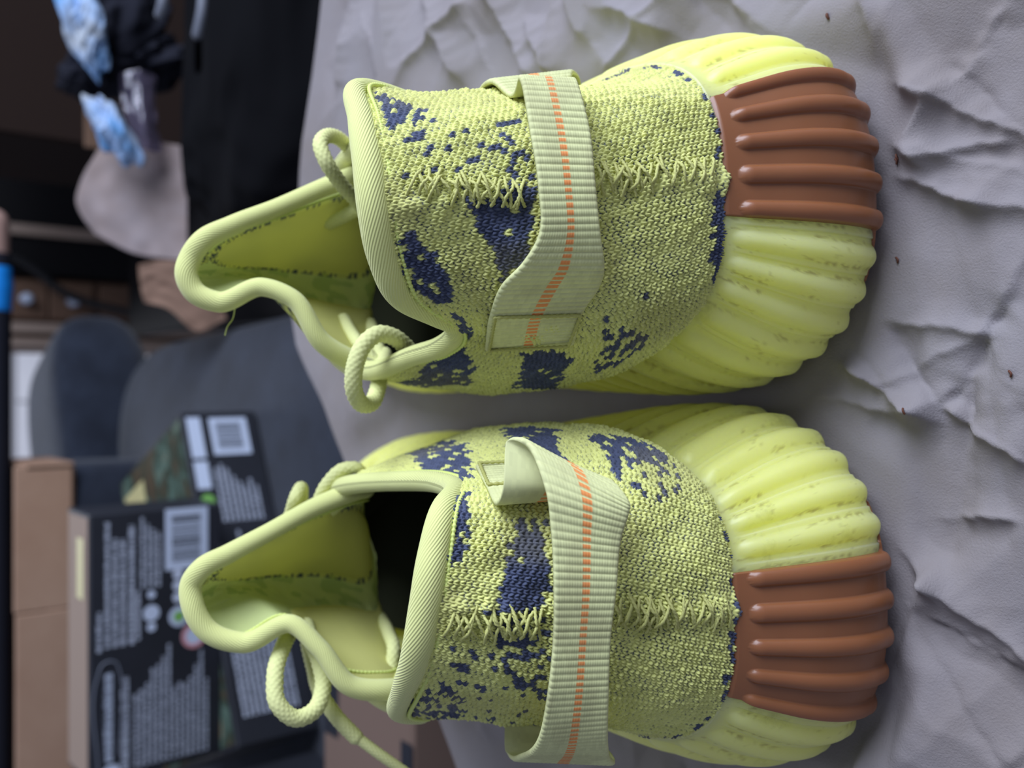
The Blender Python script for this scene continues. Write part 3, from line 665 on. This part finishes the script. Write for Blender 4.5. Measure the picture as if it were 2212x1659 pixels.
fm = sheet('plastic_film', [WY([(258, 160, .868), (300, 150, .862), (338, 165, .862)]), WY([(262, 215, .862), (302, 205, .853), (335, 220, .858)]), WY([(278, 270, .858), (310, 262, .848), (340, 275, .855)]), WY([(296, 318, .855), (318, 325, .848), (352, 330, .855)])], M['film'], thick=.0006); tag(fm, 'crinkled clear plastic film lying on the black jacket', 'plastic film')
dbx = thing('cardboard_box', 'dark brown carton in the shadow at the back of the bench', 'box', (.44, 1.24, BT))
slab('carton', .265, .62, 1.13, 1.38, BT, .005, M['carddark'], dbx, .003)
slab('flap', .262, .623, 1.126, 1.13, -.115, -.095, M['brownwood'], dbx)
cbn = thing('cabinet', 'tall black cabinet standing behind the bench', 'cabinet', (.75, 1.75, FLOOR))
slab('body', .165, 1.3, 1.58, 1.95, FLOOR, .5, M['blackwood'], cbn, .003)
slab('post', .222, .238, 1.572, 1.58, FLOOR, .5, M['lightwood'], cbn)
tube('cable', resample(np.array([[.160, 1.57, -.03], [.185, 1.565, -.12], [.135, 1.562, -.20], [.11, 1.56, -.3]]), .01), .006, M['blackplastic'], cbn)
dr = thing('drawer_unit', 'narrow brown wooden drawer unit with three pale knobs', 'drawers', (.11, 1.65, FLOOR))
slab('body', .055, .163, 1.60, 1.9, FLOOR, .35, M['brownwood'], dr, .003)
for z in (-.075, -.145, -.212, -.285):
    slab('drawer_front', .098, .158, 1.592, 1.60, z - .032, z + .032, M['brownwood'], dr, .002)
for z in (-.075, -.145, -.212):
    d = tube('knob', np.array([[.128, 1.592, z], [.128, 1.584, z], [.128, 1.578, z]]), .0085, M['white'], dr, seg=16)
slab('stile', .077, .093, 1.590, 1.60, FLOOR, .35, M['lightwood'], dr); slab('stile', .057, .069, 1.590, 1.60, FLOOR, .35, M['lightwood'], dr)
# dark roll lying across the open carton, only its lower side in the photo
M['bluestrap'] = mat('blue_strap', lin(20, 140, 232), .5); M['tan'] = mat('tan_foam', lin(170, 136, 124), .8)
rl = thing('rolled_mat', 'black rolled mat with a bright blue strap and tan end, lying across the open carton', 'mat', (-.1, .98, .012))
def rp(y, x=0): return W(x, y, Y=.98)
pth = lambda ya, yb: resample(np.array([rp(ya, -14 - (ya - 700) * 0), rp((ya + yb) / 2, -14), rp(yb, -14)]), .006)
tube('roll', pth(1900, 560), .0145, M['blackcloth'], rl, seg=24); tube('foam_end', pth(600, 482), .0132, M['tan'], rl, seg=24); tube('strap', pth(655, 592), .0160, M['bluestrap'], rl, seg=24, disp=lambda l, t: .0008 * np.sin(l / .012 * math.pi))
# ------------------------------------------------------------------ the pair of sneakers
def inpoly(px, py, poly):
    poly = np.asarray(poly, float); c = np.zeros(px.shape, bool); j = len(poly) - 1
    for i in range(len(poly)):
        xi, yi = poly[i]; xj, yj = poly[j]
        c ^= ((yi > py) != (yj > py)) & (px < (xj - xi) * (py - yi) / (yj - yi + 1e-12) + xi); j = i
    return c
RIB0, RIBD = -.0085, .0094
BROWN = (-.0112, .0305)
def rib_h(a, wv, hw, h, ex, ws=.80, dw=.06):
    k = np.round((a - RIB0) / RIBD); d = (a - RIB0 - k * RIBD) / hw
    e = np.maximum(0, (wv - ws) / dw)
    return h * np.maximum(0, 1 - d * d - e * e) ** ex * sstep(.0, .10, wv)
def build_sole(sh, root):
    a = np.concatenate([np.arange(AMIN, -.13, .0009), np.arange(-.13, .13, .00035), np.arange(.13, AMAX, .0009), [AMAX]])
    wv = np.concatenate([np.linspace(0, .12, 10)[:-1], np.linspace(.12, .72, 26)[:-1], np.linspace(.72, 1, 24)])
    A, Wv = np.meshgrid(a, wv, indexing='ij')
    inb = sstep(BROWN[0] - .002, BROWN[0], A) * (1 - sstep(BROWN[1], BROWN[1] + .002, A))
    ph = (A - RIB0) / RIBD; ph = ph - np.round(ph)
    env = sstep(.96, .86, Wv) * sstep(0, .1, Wv)
    off = (rib_h(A, Wv, .0031, .0014, .9, .885, .06) + .0007 * (.5 - np.abs(ph)) * env + .0005 * np.sign(A) * ph * env) * (1 - inb)
    sole_marks = sstep(.50, .72, vnoise(A * 1500, Wv * 60, 51)) * np.exp(-((np.abs(ph) - .33) / .06) ** 2) * sstep(.45, .7, vnoise(A * 120, Wv * 6, 52)) + .5 * sstep(.80, .9, vnoise(A * 1600, Wv * 70, 53)) * sstep(.5, .7, vnoise(A * 200, Wv * 9, 54))  # blotchy darker lines along the rib edges, plus scattered specks
    scol = 1 - .45 * np.clip(sole_marks, 0, 1)[..., None] * np.array([.8, .9, 1.0])
    P = sole_pt(sh, A, Wv, off)
    # foot bed and bottom close the shell
    top1 = sole_pt(sh, a, np.ones_like(a), -.008); top1[:, 2] -= .003
    bot = sole_pt(sh, a, np.zeros_like(a), -.012); bot[:, 2] = .0008
    P = np.concatenate([bot[:, None], P, top1[:, None]], 1)
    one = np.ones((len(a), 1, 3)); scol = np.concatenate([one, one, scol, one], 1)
    c = loc2w(sh, np.zeros(len(a)), np.clip(plan(a)[0][:, 1], .045, .262), np.full(len(a), .0008))
    P = np.concatenate([c[:, None], P], 1)
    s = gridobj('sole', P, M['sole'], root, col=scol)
    s['label'] = 'translucent yellow ribbed rubber sole'
    # gum rubber heel panel, moulded proud of the sole
    a2 = np.arange(BROWN[0] - .016, BROWN[1] + .0001, .00022); w2 = np.concatenate([np.linspace(.012, .12, 12)[:-1], np.linspace(.12, .72, 34)[:-1], np.linspace(.72, .995, 40)])
    A, Wv = np.meshgrid(a2, w2, indexing='ij')
    edge0 = BROWN[0] - .015 * (1 - sstep(.04, .15, Wv))         # the low lip runs on under the medial side
    A = np.maximum(A, edge0)
    fade = sstep(0, .0007, A - edge0) * sstep(0, .0007, BROWN[1] - A) * sstep(0, .012, .995 - Wv)
    ws = .875 + .012 * np.cos((A - .009) / .02 * 1.2)
    ribs = rib_h(A, Wv, .0025, .0019, .55, ws, .045) * (A > BROWN[0] - .001)
    off = -.0004 + .0011 * fade + ribs * sstep(0, .0006, BROWN[1] - A) * sstep(-.0003, .0005, A - BROWN[0] )
    P = sole_pt(sh, A, Wv, off)
    h = gridobj('heel_panel', P, M['gum'], root); h['label'] = 'brown gum rubber heel panel with five ribs'
def build_upper(sh, key, root):
    CU, CV = .0021, 1 / 54.
    a = np.concatenate([np.arange(AMIN + .002, -.150, .003), np.arange(-.150, .130, CU / 8), np.arange(.130, AMAX - .002, .003)])
    v = np.linspace(0, 1, 54 * 5 + 1)
    A, V = np.meshgrid(a, v, indexing='ij')
    P = knit_pt(sh, A, V); N = gnormals(P); N *= np.sign((N * outdir(sh, A)).sum(-1, keepdims=True) + 1e-9)
    vis = ((A > -.149) & (A < .129)).astype(float)
    # stitches: columns of slanted loop legs that nest into each other as V shapes
    gx = A / CU + V / CV * .16 + .25 * vnoise(A * 70, V * 9, 41); i = np.floor(gx); fx = np.abs(gx - i - .5)
    gy = V / CV + .9 * fx + .35 * (i % 2) + .25 * vnoise(A * 60, V * 8, 42); j = np.floor(gy); fy = gy - j
    jit = hash2(i, j, 5) - .5
    h = np.sqrt(np.clip(1 - ((fx - .25) / .27) ** 2, 0, 1)) * np.clip(np.sin(math.pi * fy), 0, 1) ** .6
    loose = .75 + .7 * vnoise(A * 90, V * 7, 3)
    H = h * .00095 * loose * (1 + .5 * jit)
    # puckered centre seam
    seam = np.exp(-((A + .0005) / .0034) ** 2) * (np.abs(A) < .015)
    puck = seam * (.0011 + .0007 * np.sin(V * 70 + 2 * np.sin(V * 23)))
    wob = (vnoise(A * 60, V * 5, 8) - .5) * .0022 + (vnoise(A * 140, V * 12, 9) - .5) * .0009
    wob = wob * sstep(0, .12, V)
    P2 = P + N * ((H + puck) * vis + wob)[..., None]
    # yarn colours, decided loop by loop; some low gaps between loops go dark navy
    cx = (i + .5 - V / CV * .16) * CU * 1000; cy = (j + .1 - .35 * (i % 2)) * CV * 1000
    dark = np.zeros(A.shape, bool); rnd = hash2(i, j, 11); r2 = hash2(i, j, 12)
    jx = cx + (hash2(i, j, 13) - .5) * 2.4; jy = cy + (r2 - .5) * 26
    for poly, dens in FIELDS[key]:
        dark |= inpoly(jx, jy, poly) & (rnd < dens)
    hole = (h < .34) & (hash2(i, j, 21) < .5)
    base = YEL[None, None] * (.90 + .16 * hash2(i, j, 31))[..., None]
    col = np.where(dark[..., None], NAVY * (.85 + .4 * r2)[..., None], base)
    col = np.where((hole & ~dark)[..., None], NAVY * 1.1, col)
    soil = sstep(.55, .8, vnoise(A * 45, V * 4, 17)) * .22
    col = col * (1 - soil[..., None]) + soil[..., None] * np.array(lin(150, 140, 90))
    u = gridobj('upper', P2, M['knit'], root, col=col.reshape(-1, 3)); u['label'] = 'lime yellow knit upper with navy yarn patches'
    # inner lining
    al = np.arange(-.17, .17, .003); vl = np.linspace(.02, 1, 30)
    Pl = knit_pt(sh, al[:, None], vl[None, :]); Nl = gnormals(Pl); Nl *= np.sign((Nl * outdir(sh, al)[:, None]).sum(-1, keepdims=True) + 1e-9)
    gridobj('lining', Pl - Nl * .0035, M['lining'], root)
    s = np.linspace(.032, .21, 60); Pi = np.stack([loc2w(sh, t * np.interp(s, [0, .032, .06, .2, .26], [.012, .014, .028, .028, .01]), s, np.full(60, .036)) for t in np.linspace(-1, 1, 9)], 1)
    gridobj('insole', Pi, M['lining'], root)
    # rolled collar binding along the rim
    ta = np.linspace(sh.bind[0], sh.bind[1], 900); T = knit_pt(sh, ta, np.ones_like(ta))
    d = np.concatenate([[0], np.cumsum(np.linalg.norm(np.diff(T, axis=0), axis=1))]); n = int(d[-1] / .0006); uu = np.linspace(0, d[-1], n)
    T = np.stack([np.interp(uu, d, T[:, k]) for k in range(3)], 1); tau = np.interp(uu, d, ta)
    kern = np.hanning(9); kern /= kern.sum()
    T = np.stack([np.convolve(np.pad(T[:, k], 4, mode='edge'), kern, 'valid') for k in range(3)], 1)
    Tn = cr(sh.T, tau, sh.Ta); low = knit_pt(sh, tau, np.full(len(tau), .93)); up = T - low; up /= np.linalg.norm(up, axis=1, keepdims=True)
    path = T - up * .0004 - outdir(sh, tau) * .0006
    rr = .0025 + .0005 * vnoise(uu * 40, uu * 0, 4) + .0009 * np.exp(-(tau / .036) ** 4)
    tube('collar_binding', path, rr, M['binding'], root, seg=26)
    # chain stitching beside the binding
    av = knit_pt(sh, tau, np.full(len(tau), .955)); nn = outdir(sh, tau)
    q = av + nn * .0008
    tube('binding_stitching', resample_poly(q, .00022), .00038, M['stitch'], root, seg=8, disp=lambda l, t: .00022 * np.sin(l / .0011 * math.pi) ** 2 + 0 * t)
def resample_poly(q, step):
    d = np.concatenate([[0], np.cumsum(np.linalg.norm(np.diff(q, axis=0), axis=1))]); u = np.linspace(0, d[-1], max(3, int(d[-1] / step)))
    return np.stack([np.interp(u, d, q[:, k]) for k in range(3)], 1)
M['stitch'] = mat('stitch_thread', lin(216, 228, 130), .6)
def braid(l, t):
    return .00030 * (np.abs(np.sin(l / .0019 * math.pi + 4 * t)) * np.abs(np.sin(l / .0019 * math.pi - 4 * t)))
def lace(name, sh, pts, root, r=.0019, raw=False, aglet=None):
    q = np.array([W(p[0], p[1], Y=p[2]) for p in pts]); path = resample(q, .00028)
    return tube(name, path, r, M['lace'], root, seg=32, disp=braid)
def build_ribbon(sh, rows, root):
    E1, E2 = [], []
    for r in rows:
        for e, (x, y) in ((E1, r[0]), (E2, r[1])):
            if r[2] == 'K': e.append(K(sh, x, y, r[3]))
            else: e.append(W(x, y, Y=r[3] if e is E1 else r[4]))
    E1 = np.array(E1); E2 = np.array(E2); C = (E1 + E2) / 2
    k = np.concatenate([[0], np.cumsum(np.linalg.norm(np.diff(C, axis=0), axis=1))]); tot = k[-1]
    n = int(tot / .00022); t = np.linspace(0, tot, n)
    P1 = cr(E1, t, k); P2 = cr(E2, t, k); m = 84; c = np.linspace(0, 1, m)
    P = P1[:, None] * (1 - c)[None, :, None] + P2[:, None] * c[None, :, None]
    N = gnormals(P); N *= np.sign((N * (np.array([0, 0, CAMH]) - P)).sum(-1).mean() )
    lr = t / .0016; cc = c * 24
    rid = np.sqrt(np.abs(np.sin(lr * math.pi)))[:, None]
    beads = .72 + .28 * np.abs(np.sin(cc * math.pi))[None, :]
    groove = 1 - .55 * np.exp(-((c - .5) / .03) ** 2)[None, :] * 0
    h = .00034 * rid * beads
    e = np.minimum(c, 1 - c)[None, :]; h = h - .0004 * np.exp(-(e / .02) ** 2)
    Po = P + N * h[..., None]
    base = np.array(lin(212, 214, 156)); li = np.floor(lr)
    col = np.ones((n, m, 3)) * base * (.93 + .12 * hash2(np.repeat(li[:, None], m, 1), np.floor(cc)[None, :] * np.ones((n, 1)), 2))[..., None]
    dash = (np.abs(c - .5) < .055)[None, :] & (rid > .74)
    col = np.where(dash[..., None], np.array(lin(236, 150, 84)), col)
    dirt = sstep(.5, .8, vnoise(t[:, None] * 120, c[None, :] * 3, 5)) * .22
    col = col * (1 - dirt[..., None]) + dirt[..., None] * np.array(lin(140, 130, 95))
    Pb = P - N * .0011
    ring = np.concatenate([Po, Pb[:, ::-1]], 1); cc2 = np.concatenate([col, col[:, ::-1]], 1)
    o = gridobj('pull_tab', ring, M['webbing'], root, col=cc2, wrap=True); o['label'] = 'woven webbing heel loop with orange dashes'
    return P, N
def box_stitch(sh, corners, root, off=.0024):
    q = np.array([K(sh, x, y, off) for x, y in corners + corners[:1]])
    tube('tab_stitching', resample_poly(q, .00025), .0003, M['stitch2'], root, seg=8, disp=lambda l, t: .0002 * np.sin(l / .0016 * math.pi) ** 2 + 0 * t)
M['stitch2'] = mat('tab_thread', lin(176, 176, 100), .7)
def heel_seam(sh, segs, root):
    parts = []; rng = random.Random(3)
    for (x0, y0, x1, y1, half, n) in segs:
        for s in range(n):
            f = (s + .5) / n; x = x0 + (x1 - x0) * f; y = y0 + (y1 - y0) * f; st = (x1 - x0) / n
            for rep in range(3):
                if rng.random() < .2: continue
                sgn = 1 if (s + rep) % 2 else -1
                dx = st * (.3 + .6 * rng.random()); jy = rng.uniform(-9, 9); o = rng.uniform(-6, 6)
                p = [K(sh, x - dx, y - sgn * half + jy + o, .0016), K(sh, x - dx * .3, y - sgn * half * .3 + o, .0024 + rng.uniform(0, .0008)), K(sh, x + dx * .4, y + sgn * half * .4 + jy, .0025), K(sh, x + dx, y + sgn * half + o, .0014)]
                path = resample(np.array(p), .0003)
                parts.append((tubeP(path, .00036, 10, disp=lambda l, t: .00012 * np.sin(l / .0011 * math.pi * 2 + 2 * t)), True))
    o = joined('heel_seam', parts, M['yarn'], root); o['label'] = 'chunky overlocked yarn seam up the heel'
def build_tongue(sh, A, C, B, root, flipA):
    A = np.array(A); B = np.array(B); C = np.array(C); n = len(A)
    t = np.linspace(0, 1, 240); PA_ = cr(A, t); PB_ = cr(B, t); PC_ = cr(C, t)
    mid1 = PA_ * .5 + PC_ * .5; mid2 = PB_ * .5 + PC_ * .5
    bow = np.array([0, 1, -.35]) * .004
    m = 150; c = np.linspace(0, 1, m); P = np.empty((240, m, 3))
    for k in range(240):
        P[k] = cr(np.array([PA_[k], mid1[k] + bow * (1 - t[k] ** 3), PC_[k], mid2[k] + bow * (1 - t[k] ** 3), PB_[k]]), c, [0, .25, .5, .75, 1])
    N = gnormals(P); N *= np.sign((N * (np.array([0, 0, CAMH]) - P)).sum(-1).mean())
    T_, C_ = np.meshgrid(t, c, indexing='ij')
    def pad(c0, c1, t0, t1):
        x = (C_ - (c0 + c1) / 2) / ((c1 - c0) / 2); y = (T_ - (t0 + t1) / 2) / ((t1 - t0) / 2)
        return 1 - (np.abs(x) ** 2.4 + np.abs(y) ** 3)
    padA = pad(.10, .46, .10, .86); padB = pad(.64, .97, .0, .62)
    lift = .0022 * np.sqrt(np.clip(padA, 0, 1)) + .002 * np.sqrt(np.clip(padB, 0, 1))
    rib = .0005 * vnoise(T_ * 34, C_ * 26, 6) * ((C_ > .46) & (C_ < .64))
    Po = P + N * (lift + rib)[..., None]
    lining = np.array(lin(222, 220, 136)); strip = np.array(lin(220, 230, 160))
    col = np.where(((padA > 0) | (padB > 0))[..., None], lining, strip)
    cell = hash2(np.floor(T_ * 110), np.floor(C_ * 70), 7)
    near = ((padA > -.34) & (padA <= 0) & (C_ < .52)) | ((padB > -.12) & (padB <= 0) & (C_ > .9))
    near |= (T_ > .90) & (C_ < .35)
    col = np.where((near & (cell < .42))[..., None], NAVY * 1.05, col); col = np.where((near & (cell >= .42))[..., None], YEL, col)
    soft = ((C_ > .46) & (C_ < .64) & (vnoise(T_ * 30, C_ * 22, 9) > .62))
    col = np.where(soft[..., None], col * np.array(lin(226, 236, 226)), col)
    back = P - N * .0025
    colb = np.where((hash2(np.floor(T_ * 60), np.floor(C_ * 34), 4) < .30)[..., None], NAVY, YEL)
    o = gridobj('tongue', Po, M['tongue'], root, col=col); o['label'] = 'open padded tongue lining'
    gridobj('tongue_outer', back[:, 6:-6], M['tongue'], root, col=np.ascontiguousarray(colb[:, 6:-6]))
    tip = (A[-1] + B[-1]) / 2 + np.array([0, .0005, .0015])
    path = resample(np.vstack([A, tip[None], B[::-1]]), .0006)
    ln = np.linspace(0, 1, len(path))
    tube('tongue_binding', path, .0029 + .0003 * np.sin(ln * 17), M['binding'], root, seg=26)
    e = np.vstack([P[:, 8], P[::-1, m - 9]]) + np.vstack([N[:, 8], N[::-1, m - 9]]) * .0012
    tube('tongue_stitching', resample_poly(e, .0003), .0003, M['stitch'], root, seg=8, disp=lambda l, t: .00018 * np.sin(l / .0012 * math.pi) ** 2 + 0 * t)

# right shoe
R.bind = (-.16, .16); L.bind = (-.16, .16)
rs = thing('sneaker', 'right sneaker with its heel loop arched flat, nearer the bright side of the paper', 'shoe', (R.x0, R.y0 + .1, 0), 'pair of lime yellow knit sneakers')
build_sole(R, rs); build_upper(R, 'R', rs)
build_tongue(R,
    [cm(6.6, 27.5, 6.6), W(790, 372, Y=.252), W(700, 405, Y=.256), W(600, 448, Y=.262), W(500, 488, Y=.266), W(436, 522, Y=.268), W(412, 556, Y=.27)],
    [cm(3.8, 28.5, 5.6), W(800, 620, Y=.278), W(710, 606, Y=.284), W(625, 594, Y=.286), W(540, 586, Y=.284), W(470, 588, Y=.278), W(416, 592, Y=.2715)],
    [cm(1.2, 27.5, 6.6), W(782, 790, Y=.246), W(695, 738, Y=.246), W(632, 645, Y=.250), W(566, 620, Y=.256), W(470, 652, Y=.265), W(418, 628, Y=.269)], rs, 1)
build_ribbon(R, [((1050, 750), (1240, 737), 'K', .0014), ((1062, 668), (1262, 662), 'K', .0018), ((1082, 610), (1288, 608), 'K', .004),
    ((1120, 560), (1286, 566), 'K', .008), ((1146, 505), (1272, 508), 'K', .010), ((1143, 420), (1260, 422), 'K', .0105), ((1132, 330), (1250, 332), 'K', .0105), ((1118, 250), (1236, 250), 'K', .0105),
    ((1098, 200), (1236, 196), 'Y', .1800, .1775), ((1062, 172), (1238, 152), 'Y', .1880, .1835), ((1037, 186), (1252, 168), 'Y', .196, .1905), ((1036, 215), (1252, 200), 'Y', .2015, .197), ((1034, 250), (1246, 250), 'Y', .206, .2), ((1022, 262), (1230, 262), 'Y', .21, .204)], rs)
box_stitch(R, [(1062, 742), (1230, 730), (1250, 668), (1070, 670)], rs)
heel_seam(R, [(882, 398, 1130, 425, 26, 11), (1282, 398, 1535, 372, 28, 13)], rs)
lace('shoelace', R, [(800, 490, .254), (775, 440, .244), (735, 395, .239), (704, 348, .237), (692, 316, .239), (703, 295, .243), (733, 300, .248), (760, 330, .252), (776, 372, .257), (783, 410, .262)], rs)
lace('shoelace', R, [(712, 482, .268), (745, 466, .260), (790, 440, .252)], rs)
lace('shoelace', R, [(880, 752, .228), (850, 728, .2265), (815, 722, .226), (786, 745, .226), (767, 790, .2265), (764, 838, .228), (778, 870, .231), (803, 870, .235), (816, 840, .239), (822, 800, .243), (830, 765, .25)], rs, .0022)
lace('shoelace', R, [(742, 690, .268), (760, 722, .258), (785, 755, .250), (812, 785, .247)], rs)
lace('shoelace', R, [(800, 700, .272), (812, 735, .256), (822, 775, .248)], rs)
tube('loose_thread', resample(np.array([W(508, 662, Y=.268), W(502, 690, Y=.27), W(491, 706, Y=.27), W(486, 724, Y=.271)]), .0005), .00018, M['stitch'], rs, seg=6)
# left shoe
ls = thing('sneaker', 'left sneaker with creased heel loop and a lace end hanging over the paper edge', 'shoe', (L.x0, L.y0 + .1, 0), 'pair of lime yellow knit sneakers')
build_sole(L, ls); build_upper(L, 'L', ls)
build_tongue(L,
    [cm(-3.6, 27.8, 6.6), W(760, 1062, Y=.252), W(680, 1095, Y=.256), W(580, 1150, Y=.262), W(492, 1197, Y=.266), W(436, 1228, Y=.268), W(413, 1262, Y=.27)],
    [cm(-6.0, 28.8, 5.4), W(800, 1275, Y=.278), W(710, 1255, Y=.285), W(620, 1252, Y=.288), W(540, 1258, Y=.285), W(470, 1270, Y=.279), W(418, 1300, Y=.2715)],
    [cm(-8.4, 27, 6.4), W(845, 1490, Y=.236), W(755, 1480, Y=.239), W(690, 1400, Y=.244), W(630, 1348, Y=.25), W(525, 1388, Y=.26), W(448, 1362, Y=.266)], ls, -1)
build_ribbon(L, [((1030, 1015), (1216, 1000), 'K', .0014), ((1050, 1060), (1235, 1045), 'K', .002), ((1070, 1100), (1255, 1082), 'K', .0035), ((1085, 1100), (1275, 1090), 'K', .009), ((1106, 1068), (1292, 1094), 'K', .015),
    ((1135, 1072), (1308, 1118), 'K', .0175), ((1158, 1110), (1310, 1140), 'K', .017), ((1170, 1160), (1300, 1175), 'K', .0145), ((1175, 1250), (1294, 1252), 'K', .0125), ((1175, 1340), (1291, 1340), 'K', .0115), ((1174, 1430), (1290, 1432), 'K', .0115),
    ((1166, 1485), (1296, 1490), 'K', .012), ((1130, 1530), (1318, 1535), 'K', .0115), ((1098, 1560), (1328, 1560), 'K', .009), ((1092, 1582), (1305, 1580), 'K', .005), ((1090, 1590), (1296, 1588), 'K', .0005)], ls)
box_stitch(L, [(1042, 1020), (1208, 1010), (1228, 1050), (1056, 1066)], ls)
heel_seam(L, [(962, 1338, 1168, 1345, 28, 10), (1302, 1325, 1570, 1318, 30, 14)], ls)
lace('shoelace', L, [(628, 1110, .274), (640, 1072, .270), (648, 1056, .272), (652, 1075, .28)], ls)
lace('shoelace', L, [(685, 1092, .262), (708, 1045, .2575), (742, 1014, .254), (768, 1012, .253), (784, 1034, .255)], ls)
lace('shoelace', L, [(700, 1120, .272), (720, 1098, .262), (745, 1075, .258)], ls)
lace('shoelace', L, [(640, 1345, .268), (612, 1395, .258), (594, 1460, .251), (600, 1520, .247), (640, 1552, .245), (680, 1533, .245), (698, 1482, .247), (690, 1430, .251), (672, 1385, .258), (662, 1350, .266)], ls, .0022)
lace('shoelace', L, [(664, 1390, .272), (676, 1440, .266), (694, 1500, .254), (728, 1550, .249), (768, 1592, .246)], ls, .0020)
o = lace('lace_tip', L, [(762, 1586, .2465), (810, 1622, .243), (885, 1675, .24)], ls, .00135)
lace('shoelace', L, [(764, 1378, .268), (785, 1412, .256), (808, 1450, .249), (824, 1480, .247)], ls)
lace('shoelace', L, [(822, 1335, .272), (840, 1370, .256), (850, 1410, .247), (846, 1440, .246)], ls)
